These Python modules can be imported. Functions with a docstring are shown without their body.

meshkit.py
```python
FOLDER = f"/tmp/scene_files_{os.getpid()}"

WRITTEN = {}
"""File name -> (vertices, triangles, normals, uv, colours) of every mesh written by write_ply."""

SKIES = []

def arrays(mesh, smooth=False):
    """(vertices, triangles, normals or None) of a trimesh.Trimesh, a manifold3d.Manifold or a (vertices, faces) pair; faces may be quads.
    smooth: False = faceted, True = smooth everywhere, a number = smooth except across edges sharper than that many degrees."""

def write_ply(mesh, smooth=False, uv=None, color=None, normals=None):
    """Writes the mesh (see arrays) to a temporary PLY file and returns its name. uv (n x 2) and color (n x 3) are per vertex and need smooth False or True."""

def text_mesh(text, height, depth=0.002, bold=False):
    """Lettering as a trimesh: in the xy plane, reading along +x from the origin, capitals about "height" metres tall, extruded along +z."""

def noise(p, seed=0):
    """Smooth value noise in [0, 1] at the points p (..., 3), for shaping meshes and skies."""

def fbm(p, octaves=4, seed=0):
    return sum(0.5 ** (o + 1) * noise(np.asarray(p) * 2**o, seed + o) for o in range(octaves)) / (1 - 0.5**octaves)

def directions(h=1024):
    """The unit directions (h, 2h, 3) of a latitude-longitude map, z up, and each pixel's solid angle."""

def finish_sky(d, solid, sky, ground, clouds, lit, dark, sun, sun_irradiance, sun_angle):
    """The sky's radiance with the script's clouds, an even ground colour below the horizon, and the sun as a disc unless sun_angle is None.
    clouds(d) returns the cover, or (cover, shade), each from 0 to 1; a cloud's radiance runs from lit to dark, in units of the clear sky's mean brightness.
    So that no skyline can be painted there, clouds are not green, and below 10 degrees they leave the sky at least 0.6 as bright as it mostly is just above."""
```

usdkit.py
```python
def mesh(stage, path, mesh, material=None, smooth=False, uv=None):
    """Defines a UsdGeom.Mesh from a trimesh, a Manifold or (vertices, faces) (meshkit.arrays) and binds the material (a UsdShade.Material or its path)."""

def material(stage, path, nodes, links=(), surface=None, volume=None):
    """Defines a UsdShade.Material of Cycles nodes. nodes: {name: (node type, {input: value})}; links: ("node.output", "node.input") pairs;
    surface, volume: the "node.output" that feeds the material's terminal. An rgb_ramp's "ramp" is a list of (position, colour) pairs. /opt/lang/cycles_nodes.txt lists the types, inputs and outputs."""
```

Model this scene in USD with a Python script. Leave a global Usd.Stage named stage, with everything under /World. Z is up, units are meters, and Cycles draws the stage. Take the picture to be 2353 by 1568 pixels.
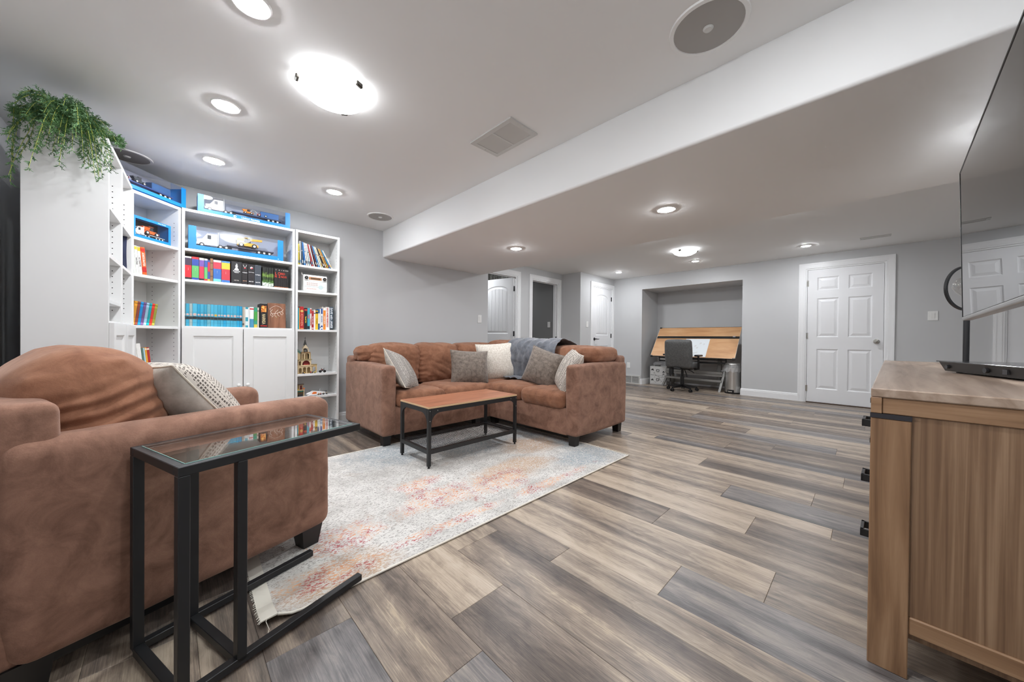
import math, random
import numpy as np, trimesh, usdkit, meshkit
from meshkit import fbm
from manifold3d import Manifold
from shapely.geometry import Polygon, Point, box as sbox
from pxr import Usd, UsdGeom, UsdLux, UsdShade, Gf, Sdf

stage = Usd.Stage.CreateInMemory()
UsdGeom.SetStageUpAxis(stage, UsdGeom.Tokens.z)
UsdGeom.Xform.Define(stage, '/World')
UsdGeom.Scope.Define(stage, '/World/Looks')

# ---------------------------------------------------------------- camera, light levels
EXPOSURE = 3.15
POT = 50.0          # radiance of the recessed lamps' diffusers
DOME = 1.3         # radiance of the glass bowl lamps
CAM_H = 0.925
yaw, pitch, roll = map(math.radians, (45.601, -0.4012, 0.5426))
_f = np.array([math.cos(yaw) * math.cos(pitch), math.sin(yaw) * math.cos(pitch), math.sin(pitch)])
_r = np.array([math.sin(yaw), -math.cos(yaw), 0.0]); _u = np.cross(_r, _f)
_r2 = _r * math.cos(roll) + _u * math.sin(roll); _u2 = -_r * math.sin(roll) + _u * math.cos(roll)
cam = UsdGeom.Camera.Define(stage, '/World/camera')
cam.AddTransformOp().Set(Gf.Matrix4d(*_r2, 0, *_u2, 0, *(-_f), 0, 0, 0, CAM_H, 1))
cam.CreateHorizontalApertureAttr(36.0); cam.CreateVerticalApertureAttr(36.0 * 1568 / 2353)
cam.CreateFocalLengthAttr(36.0 * 801.94 / 2353)
cam.CreateClippingRangeAttr(Gf.Vec2f(0.03, 100)); cam.CreateExposureAttr(EXPOSURE)
# no sky: a basement, lit by its own lamps only

# ---------------------------------------------------------------- helpers
used = {}
def numbered(path):
    n = used.get(path, 0); used[path] = n + 1
    return path if n == 0 else f'{path}_{n:03d}'
def tag(p, label=None, cat=None, group=None, kind=None):
    p = p.GetPrim() if hasattr(p, 'GetPrim') else p
    for k, v in (('label', label), ('category', cat), ('group', group), ('kind', kind)):
        if v: p.SetCustomDataByKey(k, v)
    return p
def thing(name, label, cat, loc=(0, 0, 0), rotz=0, group=None, kind=None, rx=0, ry=0):
    x = UsdGeom.Xform.Define(stage, numbered('/World/' + name))
    x.AddTranslateOp().Set(Gf.Vec3d(*map(float, loc)))
    if rotz: x.AddRotateZOp().Set(float(rotz))
    if ry: x.AddRotateYOp().Set(float(ry))
    if rx: x.AddRotateXOp().Set(float(rx))
    return tag(x, label, cat, group, kind)
def part(parent, name, mesh, mat, smooth=30, label=None, kind=None):
    if isinstance(mesh, list): mesh = join(mesh)
    m = usdkit.mesh(stage, numbered(f'{parent.GetPath()}/{name}'), mesh, mat, smooth)
    return tag(m, label, kind=kind)
def solo(name, mesh, mat, label, cat, group=None, kind=None, smooth=30):
    if isinstance(mesh, list): mesh = join(mesh)
    m = usdkit.mesh(stage, numbered('/World/' + name), mesh, mat, smooth)
    return tag(m, label, cat, group, kind)
def dup(src, loc, rotz=0, label=None, group=None, rx=0, ry=0):
    was = src.GetCustomData()
    base = src.GetName().rsplit('_', 1)[0] if src.GetName().rsplit('_', 1)[-1].isdigit() else src.GetName()
    r = thing(base, label or was['label'], was['category'], loc, rotz, group or was.get('group'), None, rx, ry)
    for c in src.GetChildren():
        pass
    r.GetReferences().AddInternalReference(src.GetPath()); r.SetInstanceable(True)
    return r

def T(m, loc=(0, 0, 0), rz=0, rx=0, ry=0):
    m = m.copy()
    for a, ax in ((rx, [1, 0, 0]), (ry, [0, 1, 0]), (rz, [0, 0, 1])):
        if a: m.apply_transform(trimesh.transformations.rotation_matrix(math.radians(a), ax))
    m.apply_translation(loc); return m
def join(l): return trimesh.util.concatenate(l)
def box(x0, y0, z0, x1, y1, z1, c=0.0):
    if x0 > x1: x0, x1 = x1, x0
    if y0 > y1: y0, y1 = y1, y0
    if z0 > z1: z0, z1 = z1, z0
    if c <= 0:
        m = trimesh.creation.box([x1 - x0, y1 - y0, z1 - z0]); m.apply_translation([(x0 + x1) / 2, (y0 + y1) / 2, (z0 + z1) / 2]); return m
    c = min(c, (x1 - x0) / 2.2, (y1 - y0) / 2.2, (z1 - z0) / 2.2); P = []
    for X, sx in ((x0, 1), (x1, -1)):
        for Y, sy in ((y0, 1), (y1, -1)):
            for Zz, sz in ((z0, 1), (z1, -1)):
                P += [(X + sx * c, Y + sy * c, Zz), (X + sx * c, Y, Zz + sz * c), (X, Y + sy * c, Zz + sz * c)]
    return hull(P)
def hull(P):
    m = Manifold.hull_points(np.asarray(P, np.float32)).to_mesh()
    return trimesh.Trimesh(m.vert_properties[:, :3].astype(float), m.tri_verts, process=False)
def hexa(b, t):
    "a six-faced solid from 4 bottom and 4 top corners"
    return hull(list(b) + list(t))
def cyl(p0, p1, r0, r1=None, n=16):
    r1 = r0 if r1 is None else r1
    p0, p1 = np.array(p0, float), np.array(p1, float); t = p1 - p0; t /= np.linalg.norm(t)
    a = np.cross(t, [0, 0, 1.0] if abs(t[2]) < .9 else [1.0, 0, 0]); a /= np.linalg.norm(a); b = np.cross(t, a)
    an = np.arange(n) * 2 * np.pi / n; ring = np.cos(an)[:, None] * a + np.sin(an)[:, None] * b
    v = np.vstack([p0 + r0 * ring, p1 + r1 * ring, p0[None], p1[None]]); f = []
    for i in range(n):
        j = (i + 1) % n
        f += [(i, j, n + j), (i, n + j, n + i), (2 * n, j, i), (2 * n + 1, n + i, n + j)]
    return trimesh.Trimesh(v, f, process=False)
def tube(pts, r, n=8, closed=False):
    p = np.asarray(pts, float); N = len(p)
    t = (np.roll(p, -1, 0) - np.roll(p, 1, 0)) if closed else np.gradient(p, axis=0)
    t /= np.linalg.norm(t, axis=1, keepdims=True) + 1e-12
    up = np.array([0, 0, 1.0]) if np.abs(t[:, 2]).mean() < .8 else np.array([1.0, 0.2, 0])
    a = np.cross(t, up); a /= np.linalg.norm(a, axis=1, keepdims=True) + 1e-12; b = np.cross(t, a)
    an = np.arange(n) * 2 * np.pi / n; r = np.broadcast_to(r, (N,))
    v = (p[:, None] + r[:, None, None] * (np.cos(an)[None, :, None] * a[:, None] + np.sin(an)[None, :, None] * b[:, None])).reshape(-1, 3)
    f = []
    for i in range(N if closed else N - 1):
        k = (i + 1) % N
        for j in range(n):
            q = (j + 1) % n
            f += [(i * n + j, i * n + q, k * n + q), (i * n + j, k * n + q, k * n + j)]
    if not closed:
        v = np.vstack([v, p[:1], p[-1:]]); e = N * n
        for j in range(n):
            q = (j + 1) % n; f += [(e, q, j), (e + 1, (N - 1) * n + j, (N - 1) * n + q)]
    return trimesh.Trimesh(v, f, process=False)
def lathe(prof, n=32):
    m = trimesh.creation.revolve(np.asarray(prof, float), sections=n); m.fix_normals(); return m
def extr(poly, h):
    gs = getattr(poly, 'geoms', [poly])
    return join([trimesh.creation.extrude_polygon(g, h, engine='earcut') for g in gs])
def xz(poly, y0, y1):
    "polygon drawn in x,z, solid from y0 to y1 (y0<y1)"
    m = extr(poly, y1 - y0); v = m.vertices.copy(); m.vertices = np.c_[v[:, 0], y1 - v[:, 2], v[:, 1]]; return m
def grid_faces(nu, nv, wrap=False, flip=False):
    f = []
    for i in range(nu - 1):
        for j in range(nv if wrap else nv - 1):
            a, b = i * nv + j, i * nv + (j + 1) % nv; c, d = a + nv, (i + 1) * nv + (j + 1) % nv
            f += [(a, b, d), (a, d, c)] if not flip else [(a, d, b), (a, c, d)]
    return f
def loft(r0, r1):
    "skin between two rings of points and cap the second"
    r0, r1 = np.asarray(r0), np.asarray(r1); n = len(r0); v = np.vstack([r0, r1]); f = []
    for i in range(n):
        j = (i + 1) % n; f += [(i, j, n + j), (i, n + j, n + i)]
    for i in range(1, n - 1): f.append((n, n + i, n + i + 1))
    return trimesh.Trimesh(v, f, process=False)
def softbox(hx, hy, hz, r, puff=(0, 0, 0), n=10, noise=0, seed=0, nscale=6, pinch=0):
    "rounded box with bulging faces, for upholstery"
    def ticks(h):
        a = np.linspace(0, np.pi / 2, 5)[:-1]
        e = h - r * np.sin(np.pi / 2 - a[::-1]) * 0 - r + r * np.sin(a)
        core = np.linspace(-(h - r), h - r, n)
        return np.unique(np.round(np.r_[-h, -e[::-1], core, e, h], 6))
    tx, ty, tz = ticks(hx), ticks(hy), ticks(hz); V, F = [], []; o = 0
    for ax, (ta, tb) in ((0, (ty, tz)), (1, (tz, tx)), (2, (tx, ty))):
        for s in (-1, 1):
            A, B = np.meshgrid(ta, tb, indexing='ij'); p = np.zeros(A.shape + (3,))
            p[..., ax] = s * (hx, hy, hz)[ax]; p[..., (ax + 1) % 3] = A; p[..., (ax + 2) % 3] = B
            V.append(p.reshape(-1, 3)); f = np.array(grid_faces(len(ta), len(tb), flip=s > 0)) + o; F.append(f[:, ::-1]); o += A.size
    v = np.vstack(V); hs = np.array([hx, hy, hz]); c = np.clip(v, -(hs - r), hs - r); d = v - c
    L = np.linalg.norm(d, axis=1, keepdims=True); v = c + r * d / np.maximum(L, 1e-9)
    q = np.clip(v / hs, -1, 1); w = 1 - q ** 2
    for k in range(3):
        a, b = (k + 1) % 3, (k + 2) % 3
        v[:, k] += puff[k] * q[:, k] * np.clip(w[:, a], 0, 1) ** .6 * np.clip(w[:, b], 0, 1) ** .6
    m = trimesh.Trimesh(v, np.vstack(F), process=False); m.merge_vertices(digits_vertex=5)
    if noise:
        v = m.vertices.copy(); nn = m.vertex_normals
        m.vertices = v + nn * (noise * (fbm(v * nscale + seed * 7.3, 3, seed) - .5) * 2)[:, None]
    m.fix_normals(); return m
def pillow(w, h, t, seed=0, n=26, wr=.006):
    "throw pillow in its own x,y plane, thickness along z: (front, back, edge ring)"
    u = np.sin(np.linspace(-np.pi / 2, np.pi / 2, n)); U, V = np.meshgrid(u, u, indexing='ij')
    X = w / 2 * U * (1 - .07 * (1 - V ** 2)) ; Y = h / 2 * V * (1 - .07 * (1 - U ** 2))
    k = ((1 - np.abs(U) ** 2.6) * (1 - np.abs(V) ** 2.6)) ** .55
    out = []
    for s in (1, -1):
        P = np.stack([X, Y, s * t / 2 * k], -1)
        nz = (fbm(np.stack([X * 9, Y * 9, 0 * X + s * 3 + seed * 5.1], -1), 3, seed) - .5) * 2 * wr * np.minimum(1, k * 2)
        edge = np.maximum(np.abs(U), np.abs(V)); ang = np.arctan2(V, U)
        P[..., 2] += s * (nz + .004 * np.sin(ang * 22 + seed) * np.clip((edge - .6) / .4, 0, 1) * (1 - edge))
        out.append(trimesh.Trimesh(P.reshape(-1, 3), grid_faces(n, n, flip=s > 0), process=False))
    P = np.stack([X, Y, 0 * X], -1)
    ring = np.vstack([P[:-1, 0], P[-1, :-1], P[:0:-1, -1], P[0, :0:-1]])
    return out[0], out[1], tube(ring, .0035, 6, closed=True)
def basis(o, ex, ey, ez, m):
    "place mesh m by axes"
    M = np.eye(4); M[:3, 0], M[:3, 1], M[:3, 2], M[:3, 3] = ex, ey, ez, o
    m = m.copy(); m.apply_transform(M); return m

# ---------------------------------------------------------------- materials
def S(*c):
    c = np.array(c, float) / 255; return tuple(np.where(c < .04045, c / 12.92, ((c + .055) / 1.055) ** 2.4))
mats = {}
def M(name, nodes, links, surface):
    mats[name] = usdkit.material(stage, '/World/Looks/' + name, nodes, links, surface); return mats[name]
def plain(name, col, rough=.5, bump=0, bscale=200, **kw):
    n = {'p': ('principled_bsdf', dict(base_color=col, roughness=rough, **kw))}; l = []
    if bump:
        n.update(t=('texture_coordinate', {}), n=('noise_texture', dict(scale=bscale, detail=3.0)), b=('bump', dict(strength=bump, distance=.002)))
        l += [('t.object', 'n.vector'), ('n.fac', 'b.height'), ('b.normal', 'p.normal')]
    return M(name, n, l, 'p.BSDF')
def noisy(name, stops, scale=(1, 1, 1), nscale=5, detail=5, rough=.6, dist=0, bump=.0, bdist=.002, rand=False, rand2=0, **kw):
    n = {'t': ('texture_coordinate', {}), 'm': ('mapping', dict(scale=scale)), 'n': ('noise_texture', dict(scale=nscale, detail=float(detail), distortion=dist, roughness=.55)),
         'r': ('rgb_ramp', dict(ramp=stops)), 'p': ('principled_bsdf', dict(roughness=rough, **kw))}
    l = [('m.vector', 'n.vector'), ('n.fac', 'r.fac'), ('r.color', 'p.base_color')]
    if rand:
        n.update(o=('object_info', {}), k=('math', dict(math_type='multiply', value2=83.0)), c=('combine_xyz', {}), a=('vector_math', dict(math_type='add')))
        l += [('o.random', 'k.value1'), ('k.value', 'c.x'), ('k.value', 'c.y'), ('k.value', 'c.z'), ('t.object', 'a.vector1'), ('c.vector', 'a.vector2'), ('a.vector', 'm.vector')]
    else: l.append(('t.object', 'm.vector'))
    if bump:
        n['b'] = ('bump', dict(strength=bump, distance=bdist)); l += [('n.fac', 'b.height'), ('b.normal', 'p.normal')]
    return M(name, n, l, 'p.BSDF')

wallp = plain('wall_paint', S(199, 200, 201), .55, .05, 300)
ceilp = plain('ceiling_paint', S(238, 238, 237), .75, .04, 250)
trimw = plain('white_trim', S(238, 239, 240), .35)
doorw = plain('white_door', S(234, 235, 237), .38)
casew = plain('white_laminate', S(224, 224, 223), .4)
blackm = plain('black_metal', S(30, 31, 33), .42)
blackp = plain('black_plastic', S(22, 22, 23), .38)
steel = plain('brushed_steel', S(214, 213, 210), .3, metallic=1.0)
silver = plain('silver_metal', S(165, 165, 162), .4, metallic=.6)
chrome = plain('nickel', S(190, 188, 182), .18, metallic=1.0)
dark = plain('dark_gap', S(28, 26, 25), .8)
darkwood = plain('dark_foot', S(26, 22, 21), .45)
whitep = plain('white_plastic', S(236, 236, 234), .3)
greyv = plain('grey_mesh', S(168, 165, 161), .6, .3, 900)
ventp = plain('vent_white', S(205, 205, 202), .45)
paper = plain('page_paper', S(225, 216, 196), .8)
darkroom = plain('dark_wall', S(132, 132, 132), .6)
papered = noisy('patterned_wall', [(.4, S(84, 82, 80)), (.5, S(130, 128, 124)), (.6, S(176, 174, 168))], scale=(30, 30, 8), nscale=1.0, detail=5, dist=2.0, rough=.7)
pagew = plain('paper_sheet', S(226, 232, 235), .6)
def pane(name, tint, f0=.04, rough=0.0):
    return M(name, {'tr': ('transparent_bsdf', dict(color=tint)), 'g': ('glossy_bsdf', dict(color=(1, 1, 1), roughness=rough)), 'lw': ('layer_weight', dict(blend=.5)), 'pw': ('math', dict(math_type='power', value2=5.0)), 'ma': ('math', dict(math_type='multiply_add', value2=1 - f0, value3=f0)), 'mx': ('mix_closure', {})},
             [('lw.facing', 'pw.value1'), ('pw.value', 'ma.value1'), ('ma.value', 'mx.fac'), ('tr.BSDF', 'mx.closure1'), ('g.BSDF', 'mx.closure2')], 'mx.closure')
glass_pane = pane('clear_glass', (.94, .97, .96), .11)
film = pane('clear_film', (.98, .98, .985), .03, .03)
plasticbag = M('bag_film', {'tr': ('transparent_bsdf', dict(color=(.95, .95, .95))), 'd': ('principled_bsdf', dict(base_color=(.75, .75, .75), roughness=.25)), 'mx': ('mix_closure', dict(fac=.3))},
               [('tr.BSDF', 'mx.closure1'), ('d.BSDF', 'mx.closure2')], 'mx.closure')
glow = M('lamp_diffuser', {'e': ('emission', dict(color=(.955, .98, 1.015), strength=POT))}, [], 'e.emission')
bowl = M('lamp_bowl', {'e': ('emission', dict(color=(.955, .98, 1.015), strength=DOME))}, [], 'e.emission')
screen = plain('tv_screen', S(14, 14, 15), .0, specular_ior_level=.9)

# microfibre: soft broad mottling, worn nap
def microfibre(name, a, b, c):
    return M(name, {'t': ('texture_coordinate', {}), 'n1': ('noise_texture', dict(scale=11.0, detail=8.0, roughness=.68, distortion=.5)), 'n2': ('noise_texture', dict(scale=260.0, detail=2.0)),
             'r': ('rgb_ramp', dict(ramp=[(.3, a), (.5, b), (.72, c)])), 'b': ('bump', dict(strength=.35, distance=.0015)), 'b2': ('bump', dict(strength=.12, distance=.006)),
             'p': ('principled_bsdf', dict(roughness=.88, sheen_weight=.28, sheen_roughness=.45, sheen_tint=(1.0, .78, .66), specular_ior_level=.12))},
             [('t.object', 'n1.vector'), ('t.object', 'n2.vector'), ('n1.fac', 'r.fac'), ('r.color', 'p.base_color'), ('n1.fac', 'b2.height'), ('n2.fac', 'b.height'), ('b2.normal', 'b.normal'), ('b.normal', 'p.normal')], 'p.BSDF')
brown = microfibre('brown_microfibre', S(110, 80, 67), S(137, 103, 87), S(160, 122, 104))
brown2 = microfibre('brown_cushion_microfibre', S(116, 78, 60), S(138, 96, 74), S(156, 112, 88))
taupe = noisy('taupe_plush', [(.3, S(92, 82, 74)), (.7, S(138, 126, 115))], nscale=38, detail=9, rough=.9, dist=.6, bump=.7, sheen_weight=.3)
cream = noisy('cream_plush', [(.3, S(196, 186, 172)), (.7, S(232, 226, 216))], nscale=70, detail=7, rough=.9, bump=.8, sheen_weight=.25)
linen = noisy('linen_back', [(.3, S(168, 162, 152)), (.7, S(208, 203, 194))], nscale=22, detail=6, rough=.9, bump=.4)
piping = plain('cream_piping', S(216, 208, 194), .8)
throw = noisy('slate_throw', [(.3, S(70, 72, 78)), (.55, S(104, 108, 116)), (.75, S(140, 132, 130))], nscale=9, detail=7, dist=1.2, rough=.85, bump=.5, sheen_weight=.4)
leather = noisy('grey_leather', [(.3, S(74, 74, 74)), (.7, S(96, 96, 95))], nscale=40, rough=.45, bump=.15)
def pattern(name, dk, lt, sc):
    "printed cotton: rows of small blocks and zigzags between lines"
    return M(name, {'t': ('texture_coordinate', {}), 'm': ('mapping', dict(scale=(sc, sc, sc))),
        'b': ('brick_texture', dict(scale=1.0, brick_width=.55, row_height=.28, mortar_size=.06, offset=.5, color1=(1, 1, 1), color2=(.0, .0, .0), mortar=(.9, .9, .9))),
        'w': ('wave_texture', dict(wave_type='bands', bands_direction='y', profile='tri', scale=1.0, distortion=3.0, detail=1.0)),
        'v': ('voronoi_texture', dict(scale=3.2, feature='f1', metric='chebychev', randomness=.25)), 'vr': ('math', dict(math_type='greater_than', value2=.33)),
        'x': ('separate_xyz', {}), 'band': ('math', dict(math_type='sine')), 'bk': ('math', dict(math_type='multiply', value2=2.2)), 'gt': ('math', dict(math_type='greater_than', value2=.25)), 'lt': ('math', dict(math_type='less_than', value2=-.4)),
        'm1': ('mix', {}), 'm2': ('mix', {}), 'n': ('noise_texture', dict(scale=5.0, detail=6.0)), 'nr': ('map_range', dict(from_min=.42, from_max=.62, to_min=0.0, to_max=.55)), 'm3': ('mix', dict(color2=(.62, .62, .62))),
        'r': ('rgb_ramp', dict(ramp=[(.1, dk), (.75, lt)])), 'p': ('principled_bsdf', dict(roughness=.9))},
        [('t.object', 'm.vector'), ('m.vector', 'b.vector'), ('m.vector', 'w.vector'), ('m.vector', 'v.vector'), ('m.vector', 'n.vector'), ('m.vector', 'x.vector'), ('x.x', 'bk.value1'), ('bk.value', 'band.value1'),
         ('band.value', 'gt.value1'), ('band.value', 'lt.value1'), ('v.distance', 'vr.value1'), ('gt.value', 'm1.fac'), ('b.color', 'm1.color1'), ('vr.value', 'm1.color2'), ('lt.value', 'm2.fac'), ('m1.color', 'm2.color1'), ('w.color', 'm2.color2'),
         ('n.fac', 'nr.value'), ('nr.result', 'm3.fac'), ('m2.color', 'm3.color1'), ('m3.color', 'r.fac'), ('r.color', 'p.base_color')], 'p.BSDF')
patt = pattern('printed_cotton', S(78, 70, 64), S(196, 188, 178), 26.0)
patt2 = pattern('printed_cotton_grey', S(84, 80, 76), S(178, 172, 165), 34.0)
# flooring, four tones of one weathered print
def planks(name, stops, vis):
    return M(name, {'g': ('texture_coordinate', {}), 'o': ('object_info', {}), 'k': ('math', dict(math_type='multiply', value2=61.0)), 'c': ('combine_xyz', {}), 'a': ('vector_math', dict(math_type='add')),
        'm1': ('mapping', dict(scale=(11, .32, 1))), 'm2': ('mapping', dict(scale=(230, 6.5, 1))), 'm3': ('mapping', dict(scale=(22, 7, 1))),
        'n1': ('noise_texture', dict(scale=1.0, detail=3.0, distortion=.25)), 'n2': ('noise_texture', dict(scale=1.0, detail=10.0, roughness=.78)), 'n3': ('noise_texture', dict(scale=1.0, detail=5.0, roughness=.6, distortion=1.2)),
        's1': ('math', dict(math_type='multiply_add', value2=vis)), 's2': ('math', dict(math_type='multiply_add', value2=.62, value3=-.05)), 's3': ('math', dict(math_type='multiply_add', value2=.34, value3=-.035)),
        'r': ('rgb_ramp', dict(ramp=stops)), 'b': ('bump', dict(strength=.18, distance=.001)), 'p': ('principled_bsdf', dict(roughness=.36, specular_ior_level=.5))},
        [('g.object', 'a.vector1'), ('o.random', 'k.value1'), ('k.value', 'c.x'), ('k.value', 'c.y'), ('c.vector', 'a.vector2'), ('a.vector', 'm1.vector'), ('a.vector', 'm2.vector'), ('a.vector', 'm3.vector'),
         ('m1.vector', 'n1.vector'), ('m2.vector', 'n2.vector'), ('m3.vector', 'n3.vector'), ('n3.fac', 's3.value1'), ('n2.fac', 's2.value1'), ('s3.value', 's2.value3'), ('n1.fac', 's1.value1'), ('s2.value', 's1.value3'),
         ('s1.value', 'r.fac'), ('r.color', 'p.base_color'), ('n2.fac', 'b.height'), ('b.normal', 'p.normal')], 'p.BSDF')
lo = .45
plank_m = {
 'L': planks('plank_light', [(.62, S(97, 87, 81)), (.74, S(140, 126, 113)), (.82, S(168, 152, 134)), (.92, S(187, 171, 153)), (1.02, S(194, 181, 164))], .7),
 'M': planks('plank_greige', [(.62, S(81, 75, 70)), (.75, S(117, 106, 97)), (.83, S(140, 126, 113)), (.92, S(164, 149, 132)), (1.02, S(183, 167, 150))], .7),
 'D': planks('plank_brown', [(.62, S(73, 65, 61)), (.75, S(104, 93, 85)), (.83, S(127, 114, 103)), (.93, S(152, 137, 122)), (1.02, S(192, 174, 150))], .7),
 'B': planks('plank_slate', [(.62, S(73, 69, 69)), (.75, S(102, 98, 97)), (.83, S(123, 117, 115)), (.93, S(146, 138, 130)), (1.02, S(179, 166, 149))], .7)}
def wood(name, a, b, c, scale, rough=.42, vis=1):
    return noisy(name, [(.3, a), (.5, b), (.68, c)], scale=scale, nscale=1.0, detail=6, dist=.6, rough=rough, bump=.12, bdist=.001)
acaciaV = wood('acacia_upright', S(108, 78, 54), S(146, 112, 82), S(172, 138, 106), (26, 26, 1.6))
acaciaH = wood('acacia_rail', S(108, 78, 54), S(148, 114, 84), S(174, 140, 108), (26, 2.0, 26))
acaciaT = wood('acacia_top', S(140, 118, 100), S(170, 148, 130), S(188, 168, 150), (1.6, 22, 22), .3)
acaciaP = wood('acacia_panel', S(112, 84, 62), S(136, 106, 80), S(160, 130, 102), (34, 70, 1.3))
pinetop = wood('table_wood', S(142, 88, 62), S(166, 106, 76), S(182, 122, 90), (2.5, 26, 26), .4)
boardwood = wood('drafting_wood', S(178, 128, 86), S(202, 154, 108), S(214, 170, 126), (6, 1.2, 6), .45)
plaquew = wood('plaque_wood', S(92, 58, 40), S(126, 82, 58), S(146, 98, 72), (30, 30, 4), .4)
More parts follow.
